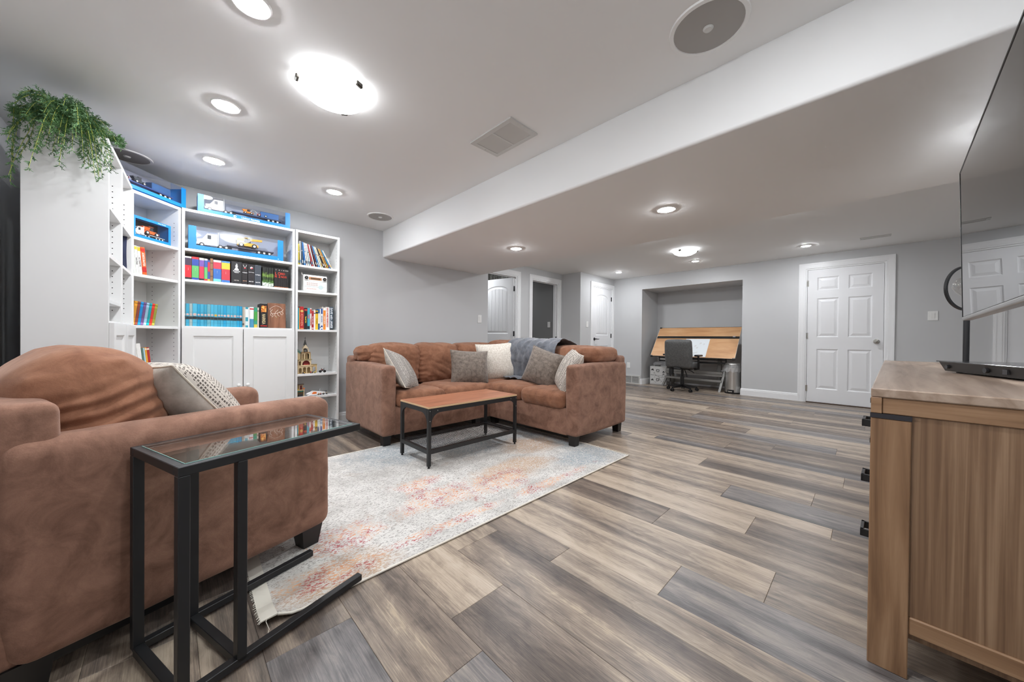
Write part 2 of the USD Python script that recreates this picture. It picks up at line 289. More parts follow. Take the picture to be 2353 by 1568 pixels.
# rug: off-white, distressed, with patches of rust, grey-blue and sand stippled into the weave
def rug_material():
    n = {'g': ('texture_coordinate', {}), 'w': ('mapping', dict(scale=(58, 116, 40))), 'v': ('noise_texture', dict(scale=1.6, detail=2.0, roughness=.7)), 'st': ('map_range', dict(from_min=.5, from_max=.57)), 'st2': ('map_range', dict(from_min=.38, from_max=.56)),
         'fine': ('noise_texture', dict(scale=9.0, detail=2.0)), 'rc': ('rgb_ramp', dict(ramp=[(.38, S(226, 176, 134)), (.5, S(208, 144, 106)), (.6, S(172, 84, 86))])),
         'bn': ('noise_texture', dict(scale=5.0, detail=6.0, roughness=.7)), 'base': ('rgb_ramp', dict(ramp=[(.34, S(184, 181, 176)), (.5, S(206, 203, 198)), (.66, S(220, 217, 212))])), 'fl': ('map_range', dict(from_min=.52, from_max=.60, to_max=.75)),
         'c0': ('mix', dict(color2=S(146, 141, 136))), 'b': ('bump', dict(strength=.4, distance=.003)), 'p': ('principled_bsdf', dict(roughness=.95, sheen_weight=.1)),
         'dn': ('noise_texture', dict(scale=4.5, detail=6.0, roughness=.65, distortion=.4))}
    l = [('g.object', 'w.vector'), ('w.vector', 'v.vector'), ('v.fac', 'st.value'), ('v.fac', 'st2.value'), ('g.object', 'fine.vector'), ('fine.fac', 'rc.fac'), ('g.object', 'bn.vector'), ('bn.fac', 'base.fac'), ('v.color', 'c0.color1') if 0 else ('base.color', 'c0.color1'), ('v.fac', 'fl.value'), ('fl.result', 'c0.fac'), ('g.object', 'dn.vector')]
    last = 'c0.color'
    blobs = [('blue', S(146, 156, 162), [(1.35, 2.62, .5, .28), (2.35, 1.55, .36, .2), (1.9, 2.35, .45, .22), (2.5, 2.2, .25, .6)]), ('sand', S(186, 156, 128), [(2.25, 2.05, .3, .22), (1.75, 1.75, .35, .18), (.45, 1.42, .25, .12)]),
             ('rust', None, [(1.12, 1.98, .22, .10), (1.13, 1.72, .34, .16), (1.5, 1.66, .32, .17), (.98, 1.44, .5, .05), (.55, 1.66, .22, .14), (.42, 1.44, .24, .10), (1.05, 1.85, .1, .3), (1.8, 1.42, .5, .06)])]
    for nm, c, bl in blobs:
        prev = None
        for k, (cx, cy, rx, ry) in enumerate(bl):
            a = f'{nm}{k}'
            n[a] = ('mapping', dict(location=(-cx / rx, -cy / ry, 0), scale=(1 / rx, 1 / ry, 0))); n[a + 'l'] = ('vector_math', dict(math_type='length')); n[a + 'r'] = ('map_range', dict(from_min=1.25, from_max=.2, to_min=0.0, to_max=1.0, clamp=True))
            l += [('g.object', a + '.vector'), (a + '.vector', a + 'l.vector1'), (a + 'l.value', a + 'r.value')]
            if prev: n[a + 'x'] = ('math', dict(math_type='maximum')); l += [(prev, a + 'x.value1'), (a + 'r.result', a + 'x.value2')]; prev = a + 'x.value'
            else: prev = a + 'r.result'
        n[nm + 's'] = ('math', dict(math_type='multiply_add', value2=.62)); n[nm + 'm'] = ('map_range', dict(from_min=.70 if c is None else .58, from_max=1.0 if c is None else .9, clamp=True)); n[nm + 'k'] = ('math', dict(math_type='multiply')); n[nm + 'c'] = ('mix', {} if c is None else dict(color2=c))
        l += [(prev, nm + 's.value1'), ('dn.fac', nm + 's.value3'), (nm + 's.value', nm + 'm.value'), (nm + 'm.result', nm + 'k.value1'), ('st.result' if c is None else 'st2.result', nm + 'k.value2'), (nm + 'k.value', nm + 'c.fac'), (last, nm + 'c.color1')]
        if c is None: l.append(('rc.color', nm + 'c.color2'))
        last = nm + 'c.color'
    l += [(last, 'p.base_color'), ('v.fac', 'b.height'), ('b.normal', 'p.normal')]
    return M('distressed_rug', n, l, 'p.BSDF')
rugm = rug_material()
fringe_m = plain('rug_fringe', S(226, 220, 208), .9)
_cm = {}
def col(rgb, rough=.5, metallic=0.0):
    k = (tuple(rgb), rough, metallic)
    if k not in _cm: _cm[k] = plain('paint_%02x%02x%02x_%d' % (*map(int, rgb), int(rough * 100) + int(metallic * 1000)), S(*rgb), rough, metallic=metallic)
    return _cm[k]
# ---------------------------------------------------------------- the room
XL, XR, YA, YD, YH, YB = -0.69, 6.96, 3.95, -0.62, 4.37, -2.0
ZN, ZS, ZF = 2.157, 1.85, 2.235
XS0, XS1, XA = 1.76, 3.245, 3.36
def struct(name, mesh, mat, label, cat='room', smooth=False):
    return solo(name, mesh, mat, label, cat, kind='structure', smooth=smooth)
def panel_x(polyYZ, x0, x1):   # polygon in (y,z) extruded along x
    m = extr(polyYZ, x1 - x0); v = m.vertices.copy(); m.vertices = np.c_[x0 + v[:, 2], v[:, 0], v[:, 1]]; return m

# floor: separate planks over a dark subfloor
floor = thing('floor', 'weathered grey and beige wood plank floor of mixed widths', 'floor', kind='structure')
part(floor, 'subfloor', [box(XL - .1, YB - .1, -.12, XR + .1, 6.6, -.014), box(XR, 1.5, -.12, 7.9, 3.3, -.014)], dark, False)
rows, x, k = [], 1.13 - 1.07 * 2, 0
while x < 7.8:
    w = .135 if k % 5 == 0 else .23375
    rows.append((x, x + w)); x += w; k += 1
known = {.66: (.95, 'L', 'D'), .895: (1.24, 'L', 'D'), 1.13: (.915, 'D', 'M'), 1.265: (.525, 'L', 'B'), 1.5: (.248, 'L', 'M'), 1.735: (.752, 'D', 'M'), 1.97: (.403, 'L', 'D'), 2.2: (.112, 'L', 'D'),
         2.335: (.605, 'L', 'B'), 2.57: (.215, 'L', 'M'), 2.81: (.875, 'L', 'D'), 3.64: (.566, 'M', 'D'), 3.87: (.177, 'B', 'L'), 4.11: (.853, 'D', 'L'), 4.34: (1.135, 'D', 'L'), 4.77: (1.4, 'B', 'L')}
rng = random.Random(11)
def plank_mesh(x0, x1, y0, y1):
    c, g = .0010, .0003
    x0 += g; x1 -= g; y0 += g; y1 -= g; xm, ym = (x0 + x1) / 2, (y0 + y1) / 2
    a, b, e, d = x0 - xm, x1 - xm, y0 - ym, y1 - ym
    v = [(a, e, -.012), (b, e, -.012), (b, d, -.012), (a, d, -.012), (a, e, -c), (b, e, -c), (b, d, -c), (a, d, -c), (a + c, e + c, 0), (b - c, e + c, 0), (b - c, d - c, 0), (a + c, d - c, 0)]
    f = []
    for q in ((0, 4), (4, 8)):
        for i in range(4):
            j = (i + 1) % 4; f += [(q[0] + i, q[0] + j, q[1] + j), (q[0] + i, q[1] + j, q[1] + i)]
    f += [(8, 9, 10), (8, 10, 11)]
    return trimesh.Trimesh(v, f, process=False), (xm, ym)
def add_plank(x0, x1, y0, y1, tone):
    m, (xm, ym) = plank_mesh(x0, x1, y0, y1)
    p = usdkit.mesh(stage, numbered(f'{floor.GetPath()}/plank'), m, plank_m[tone], False)
    UsdGeom.Xformable(p).AddTranslateOp().Set(Gf.Vec3d(xm, ym, 0))
PL = 1.52
for a, b in rows:
    if b < XL or a > 7.72: continue
    a2, b2 = max(a, XL), min(b, 7.72)
    if a2 >= XR - .02: lo_y, hi_y = 1.51, 3.28
    elif b2 > XA: lo_y, hi_y = (YB, 6.4)
    else: lo_y, hi_y = YD, YA
    kk = [v for q, v in known.items() if abs(q - a) < .03]
    y0 = kk[0][0] if kk else rng.uniform(0, PL)
    tl, tr = (kk[0][1], kk[0][2]) if kk else (rng.choice('LMDB'), rng.choice('LMDB'))
    ys = [y0]; y = y0
    while y > lo_y: y -= PL; ys.insert(0, y)
    y = y0
    while y < hi_y: y += PL; ys.append(y)
    i0 = ys.index(y0)
    for i in range(len(ys) - 1):
        p, q = max(ys[i], lo_y), min(ys[i + 1], hi_y)
        if q - p < .03: continue
        t = tl if i == i0 else tr if i == i0 - 1 else rng.choice('LMMDDB')
        add_plank(a2, b2, p, q, t)

# walls
struct('wall_left', box(XL - .1, YD - .1, 0, XL, YA + .1, 2.4), wallp, 'grey painted wall behind the row of left bookcases', 'wall')
struct('wall_back', box(XL - .1, YA, 0, XA, YA + .1, 2.4), wallp, 'long grey wall behind the bookcases and sectional sofa', 'wall')
struct('wall_front', [box(XL - .1, YD - .1, 0, 3.0, YD, 2.4), box(2.9, YB, 0, 3.0, YD - .1, 2.4), box(2.9, YB - .1, 0, XR + .1, YB, 2.4)], wallp, 'grey wall behind the television', 'wall')
NY0, NY1, NZ, NX = 1.51, 3.28, 1.965, 7.72
D1 = (-.165, .682, 2.03); D5 = (-1.95, -1.11, 2.03)
far = Polygon([(YB, 0), (YB, 2.4), (3.95, 2.4), (3.95, 0), (NY1, 0), (NY1, NZ), (NY0, NZ), (NY0, 0), (D1[1], 0), (D1[1], D1[2]), (D1[0], D1[2]), (D1[0], 0), (D5[1], 0), (D5[1], D5[2]), (D5[0], D5[2]), (D5[0], 0)])
struct('wall_right', [panel_x(far, XR, XR + .11), box(NX, NY0 - .1, 0, NX + .1, NY1 + .1, 2.3), box(XR + .11, NY1, 0, NX, NY1 + .1, 2.3), box(XR + .11, NY0 - .1, 0, NX, NY0, 2.3), box(XR + .11, NY0 - .1, NZ, NX, NY1 + .1, NZ + .1)], wallp, 'far grey wall with a recessed desk niche and white door', 'wall')
O3 = (3.60, 4.39, 2.035); O4 = (4.785, 5.565, 2.035); O2 = (6.13, 6.90, 2.02)
XJ, Y2 = 5.70, 3.93
hallp = Polygon([(XA - .1, 0), (O3[0], 0), (O3[0], O3[2]), (O3[1], O3[2]), (O3[1], 0), (O4[0], 0), (O4[0], O4[2]), (O4[1], O4[2]), (O4[1], 0), (XJ + .1, 0), (XJ + .1, 2.4), (XA - .1, 2.4)])
struct('wall_hall', [xz(hallp, YH, YH + .11), box(XA - .1, YA + .1, 0, XA, YH, 2.4)], wallp, 'grey hallway wall with two white framed doorways', 'wall')
w2 = Polygon([(XJ, 0), (O2[0], 0), (O2[0], O2[2]), (O2[1], O2[2]), (O2[1], 0), (XR + .1, 0), (XR + .1, 2.4), (XJ, 2.4)])
struct('wall_corner', [xz(w2, Y2, Y2 + .11), box(XJ, Y2 + .11, 0, XJ + .1, YH, 2.4)], wallp, 'short grey wall with the arched closet door', 'wall')
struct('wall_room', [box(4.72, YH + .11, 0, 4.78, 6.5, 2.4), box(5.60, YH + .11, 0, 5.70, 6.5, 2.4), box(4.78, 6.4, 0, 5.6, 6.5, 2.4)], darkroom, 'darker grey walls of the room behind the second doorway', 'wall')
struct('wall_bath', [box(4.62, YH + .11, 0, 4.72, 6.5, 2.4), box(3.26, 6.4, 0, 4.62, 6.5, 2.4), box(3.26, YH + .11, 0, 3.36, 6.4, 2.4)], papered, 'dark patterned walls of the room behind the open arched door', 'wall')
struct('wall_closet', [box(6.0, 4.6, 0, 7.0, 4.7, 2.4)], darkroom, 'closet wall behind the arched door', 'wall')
# ceilings and the boxed-in duct
struct('ceiling', box(XL - .1, YD - .1, ZN, XS0 + .05, YA + .05, ZN + .25), ceilp, 'flat pale ceiling above the bookcases and armchair', 'ceiling')
struct('ceiling_far', box(XS1 - .05, YB - .1, ZF, XR + .1, 6.5, ZF + .2), ceilp, 'flat pale ceiling of the far room', 'ceiling')
def soffit():
    r = .016
    p = sbox(XS0, ZS, XS1, 2.4).buffer(-r).buffer(r, quad_segs=6)
    return xz(p, YB, YA + .02)
struct('trim_soffit', soffit(), ceilp, 'long boxed soffit running across the ceiling', 'soffit', smooth=30)

# baseboards
def bb_profile(): return [(0, 0), (.015, 0), (.015, .088), (.011, .092), (.011, .105), (.004, .117), (0, .117)]
def baseboard(p0, p1, nrm):
    p0, p1 = np.array([*p0, 0.]), np.array([*p1, 0.]); n = np.array([*nrm, 0.])
    pr = bb_profile(); r0 = [p0 + n * a + np.array([0, 0, b]) for a, b in pr]; r1 = [p1 + n * a + np.array([0, 0, b]) for a, b in pr]
    m = loft(r0, r1); k = len(pr); f = list(m.faces) + [(0, i + 1, i) for i in range(1, k - 1)]
    m = trimesh.Trimesh(m.vertices, f, process=False); m.fix_normals(); return m
struct('baseboard_back', baseboard((1.20, YA), (XA, YA), (0, -1)), trimw, 'white baseboard along the wall behind the sofa', 'baseboard')
struct('baseboard_right', [baseboard((XR, D1[1] + .08), (XR, NY0), (-1, 0)), baseboard((XR, NY1), (XR, 3.30), (-1, 0)), baseboard((XR, 3.66), (XR, Y2), (-1, 0)), baseboard((XR, -1.0), (XR, D1[0] - .08), (-1, 0)),
    baseboard((XR, NY1), (NX, NY1), (0, -1)), baseboard((XR, NY0), (NX, NY0), (0, 1)), baseboard((NX, NY0), (NX, NY1), (-1, 0))], trimw, 'white baseboard along the far wall and inside the niche', 'baseboard')
struct('baseboard_hall', [baseboard((XJ, Y2), (XJ, YH), (-1, 0)), baseboard((XJ, Y2), (O2[0] - .085, Y2), (0, -1)), baseboard((O3[1] + .09, YH), (O4[0] - .085, YH), (0, -1))], trimw, 'white baseboard of the hallway', 'baseboard')

# doors -----------------------------------------------------------------
def casing(w, h, cw=.08, t=.018):
    "flat casing with a raised outer band round an opening 0..w, 0..h; front toward -y"
    out = []
    for inner, outer, d in ((0, .018, t * .65), (.018, cw - .022, t * .85), (cw - .022, cw, t)):
        ring = Polygon([(-outer, 0), (-outer, h + outer), (w + outer, h + outer), (w + outer, 0), (w + inner, 0), (w + inner, h + inner), (-inner, h + inner), (-inner, 0)])
        out.append(xz(ring, -d, 0))
    return join(out)
def jamb(w, h, d=.11):
    return join([box(0, 0, 0, .02, d, h), box(w - .02, 0, 0, w, d, h), box(.02, 0, h - .02, w - .02, d, h), box(.02, .045, 0, .03, .06, h - .02), box(w - .03, .045, 0, w - .02, .06, h - .02), box(.02, .045, h - .03, w - .02, .06, h - .02)])
def rpoly(x0, z0, x1, z1, arch=0, n=14):
    if not arch: return np.array([(x0, z0), (x1, z0), (x1, z1), (x0, z1)], float)
    t = np.linspace(0, np.pi, n)
    xs = (x0 + x1) / 2 + (x1 - x0) / 2 * np.cos(t); zs = z1 - arch + arch * np.sin(t)
    return np.vstack([[(x0, z0), (x1, z0)], np.c_[xs, zs]])
def inset(p, d):
    lo_, hi_ = p.min(0), p.max(0); c = (lo_ + hi_) / 2; s = (hi_ - lo_ - 2 * d) / (hi_ - lo_); return c + (p - c) * s
def raised(p, beads=0):
    "moulded panel: bevel in, flat, bevel out to a raised field"
    out = []; rings = [(0, 0.0), (.012, .009), (.022, .009), (.05, .002)]
    R3 = [np.c_[inset(p, d)[:, 0], np.full(len(p), y), inset(p, d)[:, 1]] for d, y in rings]
    for a, b in zip(R3[:-1], R3[1:]):
        m = loft(a, b); out.append(trimesh.Trimesh(m.vertices, m.faces[:2 * len(p)], process=False))
    if not beads:
        m = loft(R3[-1], R3[-1]); out.append(trimesh.Trimesh(m.vertices, m.faces[2 * len(p):], process=False))
    else:
        q = Polygon(inset(p, .05)); x0, z0, x1, z1 = q.bounds; w = (x1 - x0) / beads
        for i in range(beads):
            s = q.intersection(sbox(x0 + i * w + .003, z0, x0 + (i + 1) * w - .003, z1))
            if not s.is_empty: out.append(xz(s, .002, .008))
        out.append(xz(q, .006, .009))
    return join(out)
def door(name, label, w, h, loc, rotz, pans, handle, hinge_side, leaf=True, leaf_rot=0, mat=None, knob=None):
    d = thing(name, label, 'door', loc, rotz, kind='structure')
    part(d, 'casing', casing(w, h), trimw, False); part(d, 'jamb', jamb(w, h), trimw, False)
    if not leaf: return d
    lw, lh, t = w - .046, h - .034, .035
    holes = [Polygon(p) for p in pans(lw, lh)]
    face = sbox(0, 0, lw, lh)
    for q in holes: face = face.difference(q)
    def put(m):
        if leaf_rot:   # swung about the hinge edge, into the room beyond
            hx = lw if hinge_side > 0 else 0
            return T(T(m, (-hx, 0, 0)), (.023 + hx, .05, .012), leaf_rot)
        return T(m, (.023, .008, .012))
    lf = part(d, 'leaf', put(xz(face, 0, t)), doorw, False)
    core = put(xz(sbox(.05, .05, lw - .05, lh - .05), .0095, t - .0095)); part(d, 'core', core, doorw, False)
    for i, q in enumerate(pans(lw, lh)):
        part(d, 'panel', put(raised(q, 5 if len(q) > 5 or (len(pans(lw, lh)) == 2) else 0)), doorw, False)
        if leaf_rot:
            b = raised(q, 5 if len(pans(lw, lh)) == 2 else 0); b.vertices[:, 1] = t - b.vertices[:, 1]; part(d, 'panel', put(b), doorw, False)
    hx = (lw + .001) if hinge_side > 0 else -.004
    for zz in (.2, lh / 2, lh - .2):
        part(d, 'hinge', put(join([cyl((hx, -.006, zz - .045), (hx, -.006, zz + .045), .007, n=10), box(hx - .016, -.002, zz - .045, hx + .016, .004, zz + .045)])), knob)
    kx = .065 if hinge_side > 0 else lw - .065
    if handle == 'knob':
        part(d, 'door_knob', put(T(lathe([(0, -.058), (.018, -.056), (.027, -.046), (.027, -.034), (.014, -.022), (.012, -.008), (.032, -.006), (.032, 0), (0, 0)], 24), (0, 0, 0), 0)) if 0 else put(T(lathe([(0, 0), (.032, 0), (.032, .006), (.012, .008), (.014, .022), (.027, .034), (.027, .046), (.018, .056), (0, .058)], 24), (kx, 0, .92), 0, 90)), knob)
    elif handle == 'lever':
        s = 1 if hinge_side > 0 else -1
        part(d, 'door_handle', put(join([T(lathe([(0, 0), (.03, 0), (.03, .006), (.011, .01), (.011, .045), (0, .046)], 20), (kx, 0, .92), 0, 90), tube([(kx, -.042, .92), (kx + s * .03, -.046, .921), (kx + s * .07, -.046, .916), (kx + s * .11, -.044, .922)], [.009, .009, .007, .006])])), knob)
    return d
def six(w, h):
    s, m = .11, .1; pw = (w - 2 * s - m) / 2; o = []
    for z0, z1 in ((.2, .80), (.98, 1.56), (1.68, h - .12)):
        for x0 in (s, s + pw + m): o.append(rpoly(x0, z0, x0 + pw, z1))
    return o
def arched(w, h): return [rpoly(.12, .2, w - .12, .78), rpoly(.12, 1.0, w - .12, h - .13, .09)]
# on the far wall: local x runs toward -y, front faces -x
door('door_1', 'white six-panel door with silver knob in the far wall', D1[1] - D1[0], D1[2], (XR, D1[1], 0), -90, six, 'knob', -1, knob=chrome)
door('door_5', 'white door at the far right behind the television', D5[1] - D5[0], D5[2], (XR, D5[1], 0), -90, arched, None, 1, knob=blackm)
door('door_2', 'white arched two-panel closet door with black lever', O2[1] - O2[0], O2[2], (O2[0], Y2, 0), 0, arched, 'lever', 1, knob=blackm)
door('door_3', 'white arched two-panel door standing open into the first doorway', O3[1] - O3[0], O3[2], (O3[0], YH, 0), 0, arched, None, 1, leaf_rot=-78, knob=blackm)
d4 = door('door_4', 'white framed open doorway to the dark room', O4[1] - O4[0], O4[2], (O4[0], YH, 0), 0, None, None, 1, leaf=False)
part(d4, 'strike_plate', box(O4[1] - O4[0] - .03, .012, .9, O4[1] - O4[0] - .018, .04, .97), blackm, False)
solo('door_sill', box(XR - .03, D1[0] + .02, .0, XR + .09, D1[1] - .02, .012, .004), col((70, 52, 40), .5), 'dark brown threshold strip under the white six-panel door', 'threshold', kind='structure')

# switches, plates, registers -------------------------------------------
def plate(name, label, cat, loc, rotz, w=.07, h=.115, rocker=True, group=None):
    t = thing(name, label, cat, loc, rotz, group)
    part(t, 'plate', box(-w / 2, -.006, -h / 2, w / 2, 0, h / 2, .002), whitep, False)
    if rocker:
        part(t, 'rocker', hexa([(-.016, -.006, -.033), (.016, -.006, -.033), (.016, -.006, .033), (-.016, -.006, .033)], [(-.015, -.0075, -.032), (.015, -.0075, -.032), (.015, -.011, .032), (-.015, -.011, .032)]), whitep, False)
    return t
plate('light_switch', 'white light switch beside the sofa, near the first doorway', 'switch', (3.205, YA, 1.205), 0)
plate('light_switch', 'white light switch between the dark doorway and arched closet door', 'switch', (5.94, Y2, 1.225), 0)
plate('light_switch', 'wide white light switch on the far wall right of the six-panel door', 'switch', (XR, -.572, 1.267), -90, .085, .12)
plate('light_switch', 'shaded light switch inside the dark doorway', 'switch', (5.60, 4.63, 1.22), -90)
plate('wall_outlet', 'blank white cover plate low on the far wall above the register', 'outlet', (XR, 3.56, .385), -90, rocker=False)
reg = thing('wall_register', 'white two-bay return air register at the foot of the far wall', 'vent', (XR, 3.48, 0), -90)
part(reg, 'frame', xz(sbox(-.18, 0, .18, .18).difference(sbox(-.155, .025, -.008, .155)).difference(sbox(.008, .025, .155, .155)), -.016, 0), ventp, False)
part(reg, 'back_plate', box(-.16, -.002, .02, .16, 0, .16), col((120, 120, 120)), False)
for i in range(9):
    for s in (-1, 1): part(reg, 'slat', T(box(-.073, -.006, -.001, .073, .006, .001), (s * .0815, -.007, .034 + i * .0142), 0, 30), ventp, False)
def ceiling_vent(label, cx, cy, z, lx, ly, nb, slats):
    v = thing('ceiling_vent', label, 'vent', (cx, cy, z))
    fr = sbox(-lx / 2, -ly / 2, lx / 2, ly / 2); bays = []
    bw = (ly - .05) / nb
    for i in range(nb): bays.append(sbox(-lx / 2 + .028, -ly / 2 + .025 + i * bw + .006, lx / 2 - .028, -ly / 2 + .025 + (i + 1) * bw - .006))
    for b in bays: fr = fr.difference(b)
    m = extr(fr, .008); m.apply_translation([0, 0, -.008]); part(v, 'frame', m, ventp, False)
    part(v, 'back_plate', box(-lx / 2 + .02, -ly / 2 + .02, -.0015, lx / 2 - .02, ly / 2 - .02, 0), col((178, 176, 172)), False)
    for b in bays:
        x0, y0, x1, y1 = b.bounds; n = slats
        for i in range(n): part(v, 'slat', T(box(-.0056, -(y1 - y0) / 2, -.0006, .0056, (y1 - y0) / 2, .0006), (x0 + (i + .5) * (x1 - x0) / n, (y0 + y1) / 2, -.0045), 0, 0, 18), ventp, False)
    for s in (-1, 1): part(v, 'screw', cyl((0, s * (ly / 2 - .012), -.0105), (0, s * (ly / 2 - .012), -.008), .004, n=8), ventp)
ceiling_vent('white louvred ceiling vent in two bays near the soffit', 1.459, 1.585, ZN, .228, .365, 2, 20)
ceiling_vent('small white ceiling vent in the far room near the door', 6.27, -.045, ZF, .10, .27, 1, 7)

# lamps -----------------------------------------------------------------
def pot(name, label, loc, group, r=.048):
    t = thing(name, label, 'ceiling light', loc, 0, group)
    part(t, 'trim_ring', lathe([(r, -.001), (r + .002, -.006), (r + .012, -.006), (r + .017, 0), (r, -.0005)], 28), whitep)
    part(t, 'diffuser', lathe([(0, -.013), (r * .6, -.012), (r * .92, -.009), (r, -.005), (r, -.001), (0, -.001)], 28), glow, False)
    return t
PL_ = [((.212, 1.613, ZN), 'recessed ceiling light cut off by the top of the photo'), ((.21, 2.42, ZN), 'recessed ceiling light left of the glass bowl lamp'), ((.218, 3.231, ZN), 'recessed ceiling light above the corner bookcase'),
       ((.992, 3.187, ZN), 'recessed ceiling light above the narrow right bookcase'), ((2.53, 2.536, ZS), 'recessed light in the soffit above the sofa corner'), ((2.503, 1.01, ZS), 'recessed light in the soffit toward the television'),
       ((6.234, 3.413, ZF), 'recessed light in the far room near the closet door'), ((6.191, 2.013, ZF), 'recessed light in the far room in front of the niche'), ((6.219, .614, ZF), 'recessed light in the far room in front of the six-panel door'),
       ((.212, .80, ZN), 'recessed ceiling light behind the camera'), ((.99, .1, ZN), 'recessed ceiling light over the cabinet'), ((4.4, .6, ZF), 'recessed light in the far room out of view'), ((4.4, 2.0, ZF), 'recessed light in the far room behind the soffit'), ((4.4, 3.4, ZF), 'recessed light in the far room before the hallway'), ((4.4, -1.2, ZF), 'recessed light in the far room by the wall'), ((2.503, -.4, ZS), 'recessed light in the soffit over the cabinet end'), ((3.75, 5.1, ZF), 'recessed light in the room behind the open arched door'), ((5.05, 6.1, ZF), 'recessed light deep in the room behind the dark doorway')]
pot0 = None
for loc, lab in PL_:
    if pot0 is None: pot0 = pot('recessed_light', lab, loc, 'recessed ceiling lights')
    else: dup(pot0, loc, 0, lab)
def flush(label, loc, r):
    t = thing('ceiling_lamp', label, 'ceiling lamp', loc)
    part(t, 'canopy', lathe([(0, 0), (r * .72, 0), (r * .72, -.018), (r * .6, -.024), (0, -.024)], 36), whitep)
    part(t, 'glass_bowl', lathe([(0, -.085), (r * .3, -.082), (r * .6, -.07), (r * .85, -.048), (r * .97, -.026), (r, -.02), (r * .96, -.021), (r * .82, -.042), (r * .5, -.066), (0, -.077)], 44), bowl)
    for a in (55, 175, 295):
        c, s = math.cos(math.radians(a)), math.sin(math.radians(a))
        part(t, 'clip', T(box(-.018, -.009, -.012, .018, .009, .012, .005), (c * r * .97, s * r * .97, -.028), a + 90), col((84, 80, 74), .35, .6))
    return t
flush('lit glass bowl ceiling lamp with dark clips above the armchair', (.575, 1.855, ZN), .162)
flush('lit glass bowl ceiling lamp in the far room', (5.342, 1.88, ZF), .165)
def speaker(label, loc, r):
    t = thing('ceiling_speaker', label, 'speaker', loc)
    part(t, 'rim', lathe([(r * .88, -.002), (r * .9, -.007), (r, -.006), (r * 1.02, 0), (r * .88, 0)], 48), whitep)
    part(t, 'grille', lathe([(0, -.005), (r * .9, -.004), (r * .9, -.001), (0, -.001)], 48), greyv)
    part(t, 'tweeter', lathe([(0, -.014), (.014, -.012), (.019, -.006), (.019, -.004), (0, -.004)], 24), ventp)
speaker('round grey in-ceiling speaker at the top of the photo', (1.508, .455, ZN), .138)
speaker('round grey in-ceiling speaker in the corner by the soffit', (1.53, 3.5, ZN), .125)
speaker('round grey in-ceiling speaker behind the hanging plant', (-.215, 3.58, ZN), .125)
# ---------------------------------------------------------------- sectional sofa
def sb(x0, y0, z0, x1, y1, z1, r, puff=(0, 0, 0), n=9, noise=0, seed=0, ns=6):
    m = softbox((x1 - x0) / 2, (y1 - y0) / 2, (z1 - z0) / 2, r, puff, n, noise, seed, ns)
    m.apply_translation([(x0 + x1) / 2, (y0 + y1) / 2, (z0 + z1) / 2]); return m
def relax(m, n):
    trimesh.smoothing.filter_laplacian(m, lamb=.5, iterations=n); m.fix_normals(); return m
def pleats(m, axis, end, depth=.012, freq=90, reach=.07, side=2, seed=0):
    "gathered folds running in from one end of a cushion"
    v = m.vertices.copy(); b = m.bounds
    e = b[1][axis] if end > 0 else b[0][axis]
    d = np.abs(v[:, axis] - e); w = np.clip(1 - d / reach, 0, 1) ** 1.5
    ph = v[:, side] * freq + 4 * fbm(v * 9 + seed, 2, seed)
    v += m.vertex_normals * (depth * w * (np.sin(ph) - .4))[:, None]
    m.vertices = v; return m
def creases(m, depth, seed, sx=(3, 3, 13), tilt=.5):
    "sharp soft folds running across a stuffed face"
    v = m.vertices.copy(); q = v.copy(); q[:, 2] += tilt * (q[:, 0] + q[:, 1])
    f = fbm(q * np.array(sx) + seed * 3.7, 3, seed); r = 1 - np.abs(2 * f - 1) * 2.2
    g = fbm(v * 4 + seed, 2, seed + 5)
    m.vertices = v - m.vertex_normals * (depth * np.clip(r, 0, 1) ** 3 * np.clip(g * 2.2 - .6, 0, 1))[:, None]; return m
sofa = thing('sectional_sofa', 'brown microfibre L-shaped sectional sofa in the corner', 'sofa', (0, 0, 0))
AX0, AX1, AY0, AY1 = 1.252, 1.375, 2.795, 3.66       # left arm
BX0, BX1, BY0, BY1 = 2.43, 3.29, 1.70, 1.825         # right arm
part(sofa, 'arm', sb(AX0, AY0, .095, AX1, AY1, .682, .032, (.006, .004, .012), 14, .004, 1), brown, True)
part(sofa, 'arm', sb(BX0, BY0, .095, BX1, BY1, .70, .032, (.004, .006, .012), 14, .004, 2), brown, True)
part(sofa, 'base', sb(AX1 - .02, 2.815, .09, 2.44, 3.64, .335, .018, (0, .006, 0), 10, .003, 3), brown, True)
part(sofa, 'base', sb(2.436, BY1 - .02, .09, 3.27, 3.64, .325, .018, (.006, 0, 0), 10, .003, 4), brown, True)
part(sofa, 'back_frame', sb(AX0 + .01, 3.52, .1, 3.29, 3.67, .74, .03, (0, .004, .006), 10, .003, 5), brown, True)
part(sofa, 'back_frame', sb(3.15, BY0 + .02, .1, 3.30, 3.55, .765, .03, (.004, 0, .006), 10, .003, 6), brown, True)
def seat(x0, y0, x1, y1, seed, z0=.325, z1=.45):
    m = sb(x0, y0, z0, x1, y1, z1, .05, (.012, .012, .02), 22, .010, seed, 5); m = creases(m, .010, seed, (9, 9, 3), .3)
    m = pleats(m, 0, -1, .004, 60, .06, 1, seed); return m
part(sofa, 'seat_cushion', seat(AX1 + .004, 2.775, 1.862, 3.33, 11), brown2, True)
part(sofa, 'seat_cushion', seat(1.868, 2.775, 2.44, 3.33, 12), brown2, True)
part(sofa, 'seat_cushion', seat(2.40, BY1 + .005, 2.93, 2.345, 13, .32, .455), brown2, True)
part(sofa, 'seat_cushion', seat(2.40, 2.352, 2.93, 2.86, 14, .325, .455), brown2, True)
part(sofa, 'seat_cushion', seat(2.445, 2.865, 3.12, 3.4, 15, .325, .452), brown2, True)
